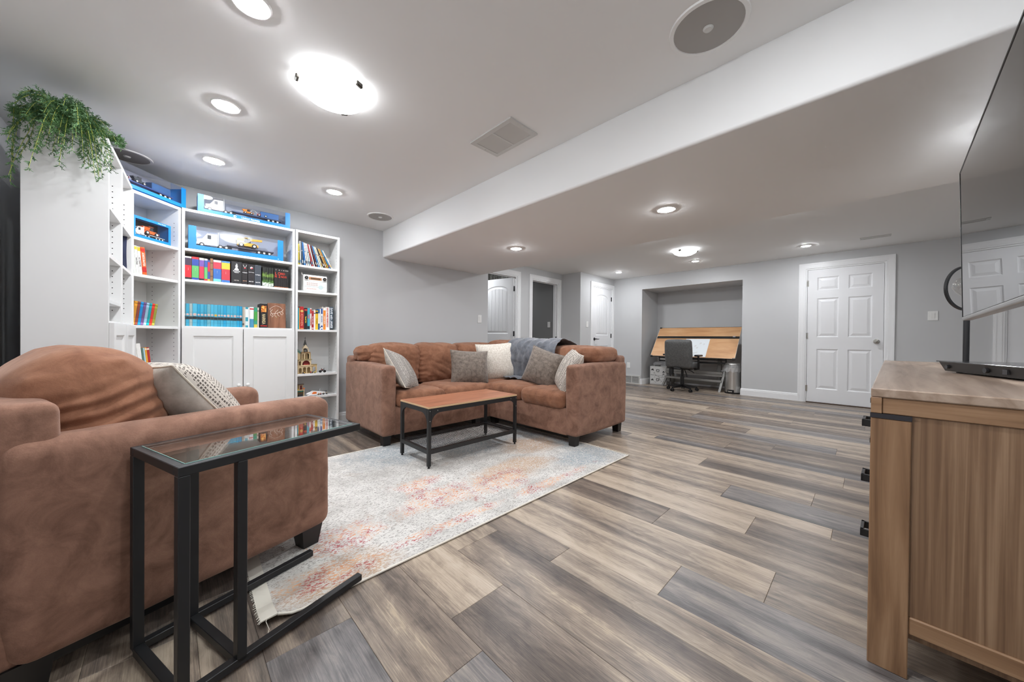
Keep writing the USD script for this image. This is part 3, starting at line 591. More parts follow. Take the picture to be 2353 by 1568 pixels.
def backc(x0, y0, x1, y1, z1, axis, seed, ear=None, z0=.43):
    m = sb(x0, y0, z0, x1, y1, z1, .07, (.035, .035, .02), 40, .016, seed, 5); m = relax(m, 6); m = creases(m, .018, seed); m = relax(m, 1)
    a = 0 if axis == 'x' else 1
    m = pleats(m, a, -1, .006, 125, .15, 2, seed); m = pleats(m, a, 1, .006, 112, .15, 2, seed + 1)
    if ear is not None:
        e = sb(*ear, .05, (.01, .01, .012), 18, .008, seed + 3, 7); e = creases(e, .012, seed + 2); e = pleats(e, a, -1 if seed % 2 else 1, .006, 80, .08, 2, seed)
        m = join([m, e])
    return m
part(sofa, 'back_cushion', backc(1.385, 3.28, 1.875, 3.56, .845, 'x', 21, (1.285, 3.36, .69, 1.56, 3.57, .835)), brown2, True)
part(sofa, 'back_cushion', backc(1.87, 3.27, 2.36, 3.55, .85, 'x', 22), brown2, True)
part(sofa, 'back_cushion', backc(2.37, 3.30, 3.0, 3.56, .855, 'x', 23), brown2, True)
part(sofa, 'back_cushion', backc(2.86, 1.86, 3.18, 2.40, .84, 'y', 24, (2.79, 1.735, .705, 3.2, 2.05, .845)), brown2, True)
part(sofa, 'back_cushion', backc(2.86, 2.41, 3.18, 2.98, .855, 'y', 26), brown2, True)
part(sofa, 'back_cushion', backc(2.80, 2.95, 3.2, 3.34, .885, 'y', 28), brown2, True)
def foot(x, y, s=.035, z0=0):
    return hexa([(x - s * .85, y - s * .85, z0), (x + s * .85, y - s * .85, z0), (x + s * .85, y + s * .85, z0), (x - s * .85, y + s * .85, z0)], [(x - s, y - s, .1), (x + s, y - s, .1), (x + s, y + s, .1), (x - s, y + s, .1)])
for x, y, z in ((1.31, 2.865, 0), (1.31, 3.6, 0), (2.29, 2.865, 0), (3.24, 3.6, 0)): part(sofa, 'foot', foot(x, y, .035, z), darkwood, False)
for x, y, z in ((2.485, 1.765, .0085), (3.235, 1.775, 0), (2.52, 2.83, .0085)): part(sofa, 'foot', foot(x, y, .035, z), darkwood, False)

# ---------------------------------------------------------------- armchair (local: x forward, y across from the near arm)
CO, CA = (-.25, 1.45), 17.0
ch = thing('armchair', 'brown microfibre armchair seen from its side, nearest the camera', 'armchair', (*CO, 0), CA)
CW = .72
def taper(m, k=.02):
    v = m.vertices.copy(); w = np.clip((.32 - v[:, 2]) / .23, 0, 1) ** 2; c = (m.bounds[0] + m.bounds[1]) / 2
    v[:, 0] += np.where(v[:, 0] < c[0], k, 0) * w * np.clip((c[0] - v[:, 0]) / (c[0] - m.bounds[0][0]), 0, 1); m.vertices = v; return m
part(ch, 'arm', taper(sb(-.045, 0, .092, .805, .125, .652, .042, (.004, .008, .010), 16, .005, 31)), brown, True)
part(ch, 'arm', sb(-.045, CW - .125, .092, .805, CW, .652, .042, (.004, .008, .010), 14, .005, 32), brown, True)
part(ch, 'base', sb(.0, .1, .09, .785, CW - .1, .33, .02, (.006, 0, 0), 8, .003, 33), brown, True)
part(ch, 'back_frame', sb(-.16, .022, .092, .055, CW - .022, .748, .028, (.012, .004, .006), 12, .005, 34), brown, True)
part(ch, 'seat_cushion', sb(.16, .13, .325, .80, CW - .13, .455, .05, (.01, .005, .02), 10, .006, 35), brown2, True)
def chair_back():
    m = softbox(.13, .22, .205, .10, (.07, .025, .03), 56, .014, 36, 5)
    m = relax(m, 14); m = creases(m, .012, 36, (4, 4, 12), .2); m = relax(m, 3); m = pleats(m, 1, -1, .006, 150, .20, 2, 37); m = relax(m, 2)
    m = T(m, (0, 0, 0), 0, 0, -16); m.apply_translation([.155, .345, .66]); return m
part(ch, 'back_cushion', chair_back(), brown2, True)
for x, y in ((.0, .06), (.735, .065), (.0, CW - .06), (.735, CW - .06)):
    zz = .0085 if x > .5 else 0
    part(ch, 'foot', hexa([(x - .032, y - .03, zz), (x + .032, y - .03, zz), (x + .032, y + .03, zz), (x - .032, y + .03, zz)], [(x - .045, y - .042, .1), (x + .045, y - .042, .1), (x + .045, y + .042, .1), (x - .045, y + .042, .1)]), blackp, False)
for x0, x1 in ((.02, .30),): part(ch, 'rail', box(x0, .055, .05, x1, .075, .1), blackp, False)

# ---------------------------------------------------------------- pillows and throw
def cushion(name, label, w, h, t, origin, up, face, mats_, seed, pipe=None, group='throw pillows'):
    "origin = centre; up = direction of the pillow's height; face = direction its front looks"
    up = np.array(up, float); up /= np.linalg.norm(up); fz = np.array(face, float); fz -= up * (fz @ up); fz /= np.linalg.norm(fz); ex = np.cross(up, fz)
    t_ = thing(name, label, 'pillow', (0, 0, 0), 0, group)
    f, b, e = pillow(w, h, t, seed)
    Mx = Gf.Matrix4d(*ex, 0, *up, 0, *fz, 0, *map(float, origin), 1)
    UsdGeom.Xformable(t_).ClearXformOpOrder(); UsdGeom.Xformable(t_).AddTransformOp().Set(Mx)
    part(t_, 'front_cover', f, mats_[0], True); part(t_, 'back_cover', b, mats_[1], True)
    part(t_, 'piping' if pipe else 'seam', e, pipe or mats_[1], True)
    return t_
cushion('throw_pillow', 'grey and cream printed pillow leaning on the left sofa arm', .41, .41, .17, (1.535, 3.02, .615), (-.28, .62, .95), (.75, -.62, .45), (patt2, linen), 1, piping)
cushion('throw_pillow', 'dark taupe plush pillow in front of the cream pillow', .43, .37, .18, (2.305, 3.0, .61), (.12, .22, 1), (-.28, -.95, .2), (taupe, taupe), 2)
cushion('throw_pillow', 'cream plush pillow in the sofa corner', .48, .43, .18, (2.71, 3.005, .66), (.04, .2, 1), (-.55, -.8, .1), (cream, cream), 3)
cushion('throw_pillow', 'taupe plush pillow leaning beside the slate throw', .41, .38, .18, (2.745, 2.335, .625), (.30, -.22, 1), (-.85, -.25, .35), (taupe, taupe), 4)
cushion('throw_pillow', 'brown and cream block printed pillow against the right sofa arm', .44, .41, .17, (2.67, 1.965, .625), (.25, -.42, 1), (-.75, .62, .45), (patt, linen), 5, piping)
_c, _s = math.cos(math.radians(CA)), math.sin(math.radians(CA))
def CL(u, v, z): return (CO[0] + u * _c - v * _s, CO[1] + u * _s + v * _c, z)
def CV(u, v, z): return (u * _c - v * _s, u * _s + v * _c, z)
cushion('throw_pillow', 'linen backed printed pillow standing in the armchair', .44, .43, .21, CL(.412, .31, .65), CV(-.62, -.02, .8), CV(.84, .06, .54), (patt, linen), 6, piping)

def blanket():
    ns, nt = 46, 40
    prof = np.array([(2.72, .462), (2.80, .468), (2.845, .49), (2.838, .6), (2.825, .70), (2.835, .79), (2.875, .862), (2.95, .893), (3.04, .898), (3.13, .885), (3.2, .86), (3.27, .835), (3.315, .80), (3.325, .70), (3.33, .60)])
    d = np.r_[0, np.cumsum(np.linalg.norm(np.diff(prof, axis=0), axis=1))]; s = np.linspace(0, d[-1], ns)
    px, pz = np.interp(s, d, prof[:, 0]), np.interp(s, d, prof[:, 1])
    y = np.linspace(2.23, 2.99, nt); P = np.zeros((ns, nt, 3))
    for i in range(ns):
        f = i / ns; P[i, :, 0] = px[i]; P[i, :, 2] = pz[i]; P[i, :, 1] = y + .07 * f * (1 - (y - y[0]) / (y[-1] - y[0])) - .02 * np.sin(f * 6)
    q = P * np.array([0, 7, 0]) + np.array([0, 0, 0]); sg = s[:, None] * np.ones((1, nt))
    n = fbm(np.stack([sg * 3.2, P[..., 1] * 8 + sg * 5, 0 * sg + 2.2], -1), 3, 5) - .5
    fold = .012 * np.sin(P[..., 1] * 34 + sg * 9 + 3 * n) + .05 * n
    t = np.gradient(np.stack([px, pz], 1), axis=0); t /= np.linalg.norm(t, axis=1, keepdims=True); nx, nz = -t[:, 1], t[:, 0]
    off = .022 + np.abs(fold); P[..., 0] += nx[:, None] * off; P[..., 2] += nz[:, None] * off
    top = P.reshape(-1, 3); bot = P.copy(); bot[..., 0] -= nx[:, None] * .006; bot[..., 2] -= nz[:, None] * .006
    m = trimesh.Trimesh(np.vstack([top, bot.reshape(-1, 3)]), np.vstack([grid_faces(ns, nt), np.array(grid_faces(ns, nt, flip=True)) + ns * nt]), process=False)
    e = []; N = ns * nt
    for i in range(ns - 1):
        for j in (0, nt - 1): a, b = i * nt + j, (i + 1) * nt + j; e += [(a, b, b + N), (a, b + N, a + N)]
    for j in range(nt - 1):
        for i in (0, ns - 1): a, b = i * nt + j, i * nt + j + 1; e += [(a, b, b + N), (a, b + N, a + N)]
    return trimesh.Trimesh(m.vertices, np.vstack([m.faces, e]), process=False)
solo('throw_blanket', blanket(), throw, 'slate grey plush throw draped over the sofa back', 'blanket', smooth=60)

# ---------------------------------------------------------------- coffee table
ct = thing('coffee_table', 'low coffee table with brown wood top, black metal frame and mesh shelf', 'coffee table', (0, 0, 0))
X0, X1, Y0, Y1, ZT, ZB = 1.285, 2.158, 2.135, 2.552, .440, .009
part(ct, 'tabletop', box(X0, Y0, ZT - .013, X1, Y1, ZT - .0006, .001), col((206, 172, 132), .5), False)
part(ct, 'top_veneer', box(X0 + .0015, Y0 + .0015, ZT - .0006, X1 - .0015, Y1 - .0015, ZT + .0004), pinetop, False)
L = .024
for x in (X0, X1 - L):
    for y in (Y0, Y1 - L):
        part(ct, 'leg', box(x, y, ZB + .012, x + L, y + L, ZT - .013, .002), blackm, False)
        part(ct, 'glide', cyl((x + L / 2, y + L / 2, ZB - .0005), (x + L / 2, y + L / 2, ZB + .012), .009, .007, 12), blackp)
for y in (Y0, Y1 - .004): part(ct, 'apron', box(X0 + L, y, ZT - .045, X1 - L, y + .004, ZT - .013), blackm, False)
for x in (X0, X1 - .004): part(ct, 'apron', box(x, Y0 + L, ZT - .045, x + .004, Y1 - L, ZT - .013), blackm, False)
def gusset(s):
    t = np.linspace(0, np.pi / 2, 10); r = .075
    pts = [(0, 0)] + [(r - r * np.sin(a) + 0, -(r - r * np.cos(a))) for a in t]
    return Polygon([(0, 0), (r + .0, 0)] + [(r - r * np.sin(a), -r + r * np.cos(a)) for a in t])
for x, sx in ((X0 + L, 1), (X1 - L, -1)):
    for y in (Y0, Y1 - .004):
        g = gusset(1); m = xz(g, 0, .004); v = m.vertices.copy(); v[:, 0] *= sx
        m = trimesh.Trimesh(v, m.faces[:, ::-1] if sx < 0 else m.faces, process=False); m.apply_translation([x, y, ZT - .045]); part(ct, 'gusset', m, blackm, False)
        if y == Y0:
            for px, pz in ((-sx * L / 2, .015), (sx * .05, .015), (-sx * L / 2, -.055)): part(ct, 'bolt', cyl((x + px, y - .002, ZT - .045 + pz), (x + px, y, ZT - .045 + pz), .0035, n=10), silver)
for x, sy in ((X0, 1), (X1 - .004, 1)):
    for y, s2 in ((Y0 + L, 1), (Y1 - L, -1)):
        g = gusset(1); m = xz(g, 0, .004); v = m.vertices.copy(); v = np.c_[v[:, 1], v[:, 0] * s2, v[:, 2]]
        m = trimesh.Trimesh(v, m.faces if s2 < 0 else m.faces[:, ::-1], process=False); m.fix_normals(); m.apply_translation([x, y, ZT - .045]); part(ct, 'gusset', m, blackm, False)
SZ = .135
part(ct, 'shelf_rim', [box(X0 + .002, Y0 + .002, SZ - .028, X1 - .002, Y0 + .012, SZ), box(X0 + .002, Y1 - .012, SZ - .028, X1 - .002, Y1 - .002, SZ), box(X0 + .002, Y0 + .012, SZ - .028, X0 + .012, Y1 - .012, SZ), box(X1 - .012, Y0 + .012, SZ - .028, X1 - .002, Y1 - .012, SZ),
    box(X0 + .012, Y0 + .012, SZ - .006, X1 - .012, Y0 + .035, SZ - .004), box(X0 + .012, Y1 - .035, SZ - .006, X1 - .012, Y1 - .012, SZ - .004), box(X0 + .012, Y0 + .035, SZ - .006, X0 + .035, Y1 - .035, SZ - .004), box(X1 - .035, Y0 + .035, SZ - .006, X1 - .012, Y1 - .035, SZ - .004)], blackm, False)
def mesh_shelf():
    out = []; x0, x1, y0, y1 = X0 + .035, X1 - .035, Y0 + .035, Y1 - .035; n = 52; dx = (x1 - x0) / n; z = SZ - .005
    for i in range(n + 1): out.append(box(x0 + i * dx - .0016, y0, z - .0006, x0 + i * dx + .0016, y1, z + .0006))
    m = 16; dy = (y1 - y0) / m
    for j in range(m + 1): out.append(box(x0, y0 + j * dy - .0009, z - .0006, x1, y0 + j * dy + .0009, z + .0006))
    return join(out)
part(ct, 'wire_mesh', mesh_shelf(), blackm, False, kind='stuff')

# ---------------------------------------------------------------- C-shaped side table
st = thing('side_table', 'narrow C-shaped black metal side table with glass top by the armchair', 'side table', (-.082, 1.478, 0), 17.2)
LX, LY, H, B = .515, .325, .603, .024      # local x along, y negative toward the camera
def bar(a, b): return box(*a, *b, .0015)
for a, b in (((0, -B, H - B), (LX, 0, H)), ((0, -LY, H - B), (LX, -LY + B, H)), ((0, -LY + B, H - B), (B, -B, H)), ((LX - B, -LY + B, H - B), (LX, -B, H))): part(st, 'top_rail', bar(a, b), blackm, False)
z0 = .0085
for x in (0, .125):
    for y in (-B, -LY): part(st, 'post', bar((x, y, z0 + .012), (x + B, y + B, H - B)), blackm, False)
for y in (-B, -LY): part(st, 'base_rail', bar((B, y, z0 + .002), (LX + .012, y + B, z0 + B)), blackm, False)
for x in (0, .125): part(st, 'cross_rail', bar((x, -LY + B, z0), (x + B, -B, z0 + B)), blackm, False)
part(st, 'glass_top', box(B - .004, -LY + B - .004, H - .004, LX - B + .004, -B + .004, H + .002), glass_pane, False)
part(st, 'glass_edge', [box(B - .0055, -LY + B - .004, H - .003, B - .0042, -B + .004, H + .002), box(B - .004, -LY + B - .0055, H - .003, LX - B + .004, -LY + B - .0042, H + .002)], col((150, 190, 182), .2), False)
for x in (0, .125):
    for y in (-B, -LY):
        for zz in (.06, .17): part(st, 'bolt', cyl((x + B, y + B / 2, zz), (x + B + .002, y + B / 2, zz), .004, n=8), silver)

# ---------------------------------------------------------------- rug
def rug_mesh():
    xs = np.linspace(.30, 2.60, 70); ys = np.linspace(1.325, 2.86, 46); GX, GY = np.meshgrid(xs, ys, indexing='ij')
    Y = GY.copy(); edge = (GY - 1.325) / 1.535
    X = GX - .05 * np.clip((.55 - GX) / .25, 0, 1) * (1 - edge) * 1.0
    Zt = .0075 + 0.022 * np.clip((.36 - GX) / .06, 0, 1) ** 2 * np.clip((1.41 - GY) / .085, 0, 1)
    top = np.stack([X, Y, Zt], -1).reshape(-1, 3); bot = np.stack([X, Y, Zt - .007], -1).reshape(-1, 3); N = len(top); nu, nv = GX.shape
    f = list(grid_faces(nu, nv, flip=False)); f = np.array(f); F = [f, f[:, ::-1] + N]; e = []
    ring = [i * nv for i in range(nu)] + [(nu - 1) * nv + j for j in range(1, nv)] + [i * nv + nv - 1 for i in range(nu - 2, -1, -1)] + [j for j in range(nv - 2, 0, -1)]
    for a, b in zip(ring, ring[1:] + ring[:1]): e += [(a, a + N, b + N), (a, b + N, b)]
    m = trimesh.Trimesh(np.vstack([top, bot]), np.vstack(F + [np.array(e)]), process=False); m.fix_normals(); return m, top.reshape(nu, nv, 3)
rug = thing('area_rug', 'distressed off-white rug with rust and grey-blue patches under the coffee table', 'rug', (0, 0, 0))
rm, RT = rug_mesh()
part(rug, 'pile', rm, rugm, 50)
for row in (RT[:, 0], RT[:, -1]): part(rug, 'binding', tube(row - np.array([0, 0, .002]), .0045, 6), fringe_m, True)
def fringe(edge, s, band, tas, seed):
    rg = np.random.default_rng(seed); e = edge; n = len(e); out = []
    for i in range(n - 1):
        a, b = e[i], e[i + 1]; o = np.array([s * band, 0, -.003])
        out.append(hexa([a - [0, 0, .004], b - [0, 0, .004], b + o - [0, 0, .003], a + o - [0, 0, .003]], [a + [0, 0, .001], b + [0, 0, .001], b + o, a + o]))
    k = 150
    for i in range(k):
        t = i / (k - 1) * (n - 1.001); j = int(t); p = e[j] + (e[j + 1] - e[j]) * (t - j) + np.array([s * band, 0, -.0035]); l = tas * rg.uniform(.6, 1.1)
        q = p + np.array([s * l, rg.uniform(-.006, .006), 0]); q[2] = max(.0016, q[2] - .004); p[2] = max(p[2], .002)
        out.append(cyl(p, q, .0018, .0012, 4))
    return join(out)
part(rug, 'fringe', fringe(RT[-1], 1, .018, .030, 1), fringe_m, False, kind='stuff')
part(rug, 'fringe', fringe(RT[0], -1, .045, .008, 2), fringe_m, False, kind='stuff')
part(rug, 'loose_thread', tube([RT[0, 0] + [-.03, .0, -.004], RT[0, 0] + [-.035, -.02, .004], RT[0, 0] + [-.03, -.04, -.010], RT[0, 0] + [-.04, -.06, -.022]], .0009, 5), fringe_m)

# ---------------------------------------------------------------- sideboard, television, lamp, box
CBA = -1.9
cb = thing('sideboard', 'light brown acacia sideboard with black drawer pulls below the television', 'cabinet', (1.444, -.007, 0), CBA)
CLn, CD, CH = 2.24, .46, .793     # local x along, y from 0 back to -CD
part(cb, 'top', box(-.0, -CD - .0, CH - .026, CLn, .0, CH, .003), acaciaT, False)
part(cb, 'end_frame', [box(0, -.022, .722, CLn, -.0, CH - .026, .001)], acaciaH, False)
part(cb, 'apron', box(.004, -CD, .722, .03, -.0225, CH - .0265, .002), acaciaH, False)
part(cb, 'metal_band', box(-.0008, -.079, .7085, .03, .0012, .7215), col((58, 56, 60), .5, .4), False)
for x in (0, CLn - .075):
    for y in (-.078, -CD): part(cb, 'leg', box(x, y, 0, x + .03 if x == 0 else x + .075, y + .078, .708, .002), acaciaV, False)
part(cb, 'end_panel', box(.009, -CD + .07, .172, .022, -.0785, .721), acaciaP, False)
part(cb, 'lower_rail', box(.003, -CD + .07, .125, .03, -.0785, .1725, .003), acaciaH, False)
part(cb, 'end_panel', box(CLn - .02, -CD + .07, .12, CLn - .008, -.078, .72), acaciaP, False)
part(cb, 'back_panel', box(.03, -CD, .1, CLn - .03, -CD + .01, .72), acaciaP, False)
part(cb, 'bottom', box(.03, -CD + .01, .1, CLn - .03, -.02, .12), acaciaP, False)
nc = 3; cw = (CLn - .15) / nc
for c in range(nc):
    for r_ in range(3):
        x0, z0_ = .075 + c * cw + .004, .145 + r_ * .196
        dr = part(cb, 'drawer', box(x0, -.02, z0_, x0 + cw - .008, -.001, z0_ + .188, .002), acaciaH, False)
        xm, zm = x0 + cw / 2 - .06, z0_ + .1
        part(dr, 'pull', [box(xm - .045, -.001, zm - .012, xm - .035, .03, zm + .012), box(xm + .035, -.001, zm - .012, xm + .045, .03, zm + .012), box(xm - .045, .022, zm - .012, xm + .045, .031, zm + .012, .001)], blackm, False)

tv = thing('television', 'large flat television with glossy black screen over the sideboard', 'television', (2.70, -.318, 1.035), 180 + CBA, rx=1.3)
TW, TH = 1.235, .705
part(tv, 'screen', box(.008, -.005, .014, TW - .008, -.001, TH - .008), screen, False)
part(tv, 'bezel', [box(0, -.0065, .0, .0075, .022, TH, .001), box(TW - .0075, -.0065, 0, TW, .022, TH, .001), box(.0075, -.0065, TH - .0075, TW - .0075, .022, TH, .001)], blackp, False)
part(tv, 'bottom_strip', sb(.0, -.008, -.004, TW, .026, .0135, .006), col((150, 150, 148), .3, .7), True)
part(tv, 'rear_housing', [box(.0076, .0, .0136, TW - .0076, .02, TH - .0076), box(.2, .02, .08, TW - .2, .05, .5, .01)], blackp, False)
part(tv, 'mount_arm', [box(TW / 2 - .05, .05, .25, TW / 2 + .05, .06, .45), box(TW / 2 - .02, .06, .32, TW / 2 + .02, .265, .36), box(TW / 2 - .08, .262, .2, TW / 2 + .08, .272, .5)], blackm, False)

lamp = thing('ring_lamp', 'black ring table lamp with clear bulb behind the television', 'lamp', (3.30, -.397, .793))
part(lamp, 'base', lathe([(0, 0), (.075, 0), (.075, .012), (.02, .02), (0, .02)], 32), blackm)
part(lamp, 'stem', cyl((0, 0, .02), (0, 0, .325), .0125, n=16), blackm)
_a = np.linspace(0, 2 * np.pi, 60, endpoint=False); ra = math.radians(-44)
def ringband():
    R0, R1, w = .120, .131, .006; ex = np.array([math.cos(ra), math.sin(ra), 0]); ey = np.array([-math.sin(ra), math.cos(ra), 0]); v, f = [], []
    for a in _a:
        d = ex * math.cos(a) + np.array([0, 0, 1]) * math.sin(a); c0 = np.array([0, 0, .449])
        v += [c0 + d * R0 - ey * w, c0 + d * R1 - ey * w, c0 + d * R1 + ey * w, c0 + d * R0 + ey * w]
    n = len(_a)
    for i in range(n):
        for k in range(4):
            a, b = i * 4 + k, i * 4 + (k + 1) % 4; c, d = ((i + 1) % n) * 4 + k, ((i + 1) % n) * 4 + (k + 1) % 4; f += [(a, b, d), (a, d, c)]
    m = trimesh.Trimesh(v, f, process=False); m.fix_normals(); return m
part(lamp, 'ring', ringband(), blackm, 40)
part(lamp, 'socket', cyl((0, 0, .331), (0, 0, .385), .013, n=16), blackm)
bulbm = pane('bulb_glass', (.93, .93, .92), .16, .02)
part(lamp, 'bulb', lathe([(.012, .385), (.016, .4), (.042, .425), (.056, .455), (.054, .482), (.038, .505), (.015, .517), (0, .518)], 40), bulbm, True)

pb = thing('media_player', 'flat black media player with a glossy lid on the sideboard', 'media player', (2.50, -.226, .7945), 180 + 20.6)
part(pb, 'case', hexa([(.02, .01, .005), (.42, .01, .005), (.42, .30, .005), (.02, .30, .005)], [(0, 0, .044), (.44, 0, .044), (.44, .32, .044), (0, .32, .044)]), blackp, False)
part(pb, 'lid', box(-.012, -.004, .044, .45, .33, .0485, .001), plain('glossy_lid', S(60, 62, 64), .12, specular_ior_level=.9), False)
for x, r0_ in ((.05, .008), (.26, .01)): part(pb, 'button', cyl((x, .004 - .006, .024), (x, .012, .024), r0_, n=14), col((70, 70, 72), .25, .4))
part(pb, 'port', box(.34, -.0005, .016, .36, .012, .034), col((60, 60, 62), .4), False)
part(pb, 'side_key', box(-.006, .02, .02, .006, .05, .036), col((90, 92, 94), .3), False)
for x in (.05, .38):
    for y in (.04, .27): part(pb, 'rubber_foot', cyl((x, y, -.0005), (x, y, .006), .01, n=10), blackp)
# ---------------------------------------------------------------- bookcases (local: x width, y depth from the front, z up)
def bookcase(label, w, d, h, loc, rotz, shelves, doors=None, t=.019, pegs=True, dz=.985):
    b = thing('bookcase', label, 'bookcase', loc, rotz)
    for x in (0, w - t): part(b, 'side_panel', box(x, 0, 0, x + t, d, h, .0012), casew, False)
    part(b, 'top_panel', box(t, .0, h - .022, w - t, d - .004, h - .001, .001), casew, False)
    part(b, 'back_panel', box(t * .5, d - .004, .06, w - t * .5, d, h - .002), casew, False)
    part(b, 'plinth', box(t, .012, 0, w - t, .028, .075), casew, False)
    part(b, 'bottom_panel', box(t, .003, .075, w - t, d - .004, .094, .001), casew, False)
    for z in shelves: part(b, 'shelf', box(t, .003, z - .02, w - t, d - .005, z, .0012), casew, False)
    if pegs:
        P = []
        for z in np.arange(.2, h - .1, .032):
            if min(abs(z - .01 - s) for s in shelves + [h]) < .03: continue
            for y in (.035, d - .05):
                for x, s in ((t, 1), (w - t, -1)): P.append(cyl((x - s * .001, y, z), (x + s * .0006, y, z), .0028, n=6))
        part(b, 'peg_holes', join(P), dark, False, kind='stuff')
    if doors:
        n = len(doors); dw = w / n
        for i, kx in enumerate(doors):
            x0, x1 = i * dw + .0025, (i + 1) * dw - .0025; z0, z1 = .06, dz; f = .062
            fr = sbox(x0, z0, x1, z1).difference(sbox(x0 + f, z0 + f, x1 - f, z1 - f))
            dd = part(b, 'door', xz(fr, -.018, -.001), casew, False)
            pr = rpoly(x0 + f, z0 + f, x1 - f, z1 - f); q = inset(pr, .009)
            bev = loft(np.c_[pr[:, 0], np.full(4, -.018), pr[:, 1]], np.c_[q[:, 0], np.full(4, -.0095), q[:, 1]])
            part(dd, 'recessed_panel', bev, casew, False)
            xk = x1 - .028 if kx > 0 else x0 + .028
            part(dd, 'knob', T(lathe([(0, 0), (.005, 0), (.005, .008), (.011, .012), (.012, .018), (.008, .022), (0, .023)], 18), (xk, -.018, .52), 0, 90), whitep)
    return b
BH = 1.90
CX0 = .06
bookcase('wide white bookcase with two panelled doors below', .75, .27, BH, (CX0, 3.663, 0), 0, [1.597, 1.360, .998], [1, -1])
bookcase('narrow white open bookcase at the right end by the wall', .378, .27, BH + .004, (.816, 3.663, 0), 0, [1.588, 1.352, .992, .577, .364])
KA = np.array([-.187, 3.411])
bookcase('white open bookcase set diagonally in the corner', .345, .25, BH - .008, (*KA, 0), 45, [1.585, 1.339, .992, .70])
LR = 87.0; _l = np.array([math.cos(math.radians(LR)), math.sin(math.radians(LR))])
P2 = np.array([-.180, 3.405]) - _l * .378; P1 = P2 - _l * .379
bookcase('narrow white bookcase with panelled door, next to the corner', .377, .262, BH, (*P2, 0), LR, [1.583, 1.337, .995], [-1], pegs=True)
bookcase('narrow white bookcase with its broad side toward the camera, plant on top', .377, .262, BH, (*P1, 0), LR, [1.583, 1.337, 1.105, .995], [-1])
solo('filler_strip', box(-.0, 0, 0, .001, .001, .001), casew, 'x', 'x') if 0 else None

# ---------------------------------------------------------------- books
ORD = ['first', 'second', 'third', 'fourth', 'fifth', 'sixth', 'seventh', 'eighth', 'ninth', 'tenth', 'eleventh', 'twelfth', 'thirteenth', 'fourteenth', 'fifteenth', 'sixteenth', 'seventeenth', 'eighteenth', 'nineteenth', 'twentieth']
def vtext(s, size, length, width, bold=True):
    "spine lettering running down, centred on x,z = 0; lies in the xz plane facing -y"
    m = meshkit.text_mesh(s, size, .0005, bold); b = m.bounds
    m.apply_translation([-(b[0][0] + b[1][0]) / 2, -(b[0][1] + b[1][1]) / 2, 0])
    k = min(1, length / (b[1][0] - b[0][0])); kw = min(1, width / (b[1][1] - b[0][1])); v = m.vertices * [k, kw, 1]
    m.vertices = np.c_[v[:, 1], -v[:, 2], -v[:, 0]]; m.fix_normals(); return m
def htext(s, size, width=None, bold=True):
    m = meshkit.text_mesh(s, size, .0005, bold); b = m.bounds
    m.apply_translation([-(b[0][0] + b[1][0]) / 2, -(b[0][1] + b[1][1]) / 2, 0]); k = min(1, width / (b[1][0] - b[0][0])) if width else 1
    v = m.vertices * k; m.vertices = np.c_[v[:, 0], -v[:, 2], v[:, 1]]; m.fix_normals(); return m
def book(label, loc, rotz, w, h, d, c, bands=(), lean=0, group=None, text=None, disc=None, soft=.25, cat='book', name='book', extra=None, face_cover=None):
    b = thing(name, label, cat, loc, rotz, group, ry=lean)
    t = min(.0022, w * .16); cm = col(c, .45)
    part(b, 'cover', join([box(0, 0, 0, w, t, h), box(0, t, 0, t, d, h), box(w - t, t, 0, w, d, h)]), cm, False)
    part(b, 'pages', box(t, t, .002, w - t, d - .003, h - .0025), paper, False)
    for z0, z1, cc in bands: part(b, 'spine_band', box(.0004, -.0005, z0 * h, w - .0004, .0002, z1 * h), col(cc, .45), False)
    if disc: part(b, 'emblem', T(cyl((0, -.0009, 0), (0, .0, 0), w * .42, n=14), (w / 2, 0, disc[0] * h)), col(disc[1]), False)
    if text:
        for (s, zc, size, ln, cc) in text: part(b, 'title', T(vtext(s, size, ln, w * .72), (w / 2, -.0006, zc * h)), col(cc), False)
    if extra:
        for nm, m, cc in extra: part(b, nm, T(m, (w / 2, -.0007, 0)), col(cc), False)
    return b
FY = 3.69
# third shelf of the wide case ------------------------------------------------
Z3 = 1.3605; wt = (240, 240, 240)
gA = 'coloured hardbacks on the wide bookcase'
A = [(.079, .117, (205, 32, 44), .178, 'thick red hardback with dark purple top, leftmost on the shelf', [(.62, .93, (62, 48, 70)), (.93, 1, (216, 208, 205)), (0, .09, (30, 24, 30))]),
     (.119, .160, (96, 176, 100), .180, 'thick green hardback with blue top and red cap', [(.62, .9, (48, 74, 160)), (.9, 1, (196, 44, 48)), (0, .1, (36, 70, 160))]),
     (.162, .190, (216, 52, 78), .178, 'pinkish red hardback with purple upper spine', [(.62, .9, (112, 78, 160)), (.9, 1, (226, 214, 190)), (0, .09, (30, 24, 34))]),
     (.192, .211, (98, 178, 104), .176, 'slim green hardback with blue upper spine', [(.62, .92, (52, 82, 160)), (.92, 1, (214, 210, 220)), (0, .09, (206, 46, 44))]),
     (.212, .2265, (58, 74, 150), .168, 'slim blue and red paperback beside a bronze book', [(.45, .9, (192, 44, 64)), (0, .1, (226, 170, 50))]),
     (.2275, .244, (142, 104, 70), .184, 'slim bronze coloured book with dark ribs', [(.2, .24, (96, 66, 44)), (.5, .54, (96, 66, 44)), (.78, .82, (96, 66, 44))]),
     (.246, .295, (54, 104, 176), .176, 'thick hardback, red above and blue below', [(.6, .9, (218, 58, 74)), (.9, 1, (206, 196, 196)), (0, .14, (110, 196, 224))]),
     (.297, .351, (190, 54, 66), .176, 'thick hardback, yellow above and red below', [(.62, .92, (238, 184, 58)), (.92, 1, (70, 130, 180)), (0, .12, (56, 110, 180))])]
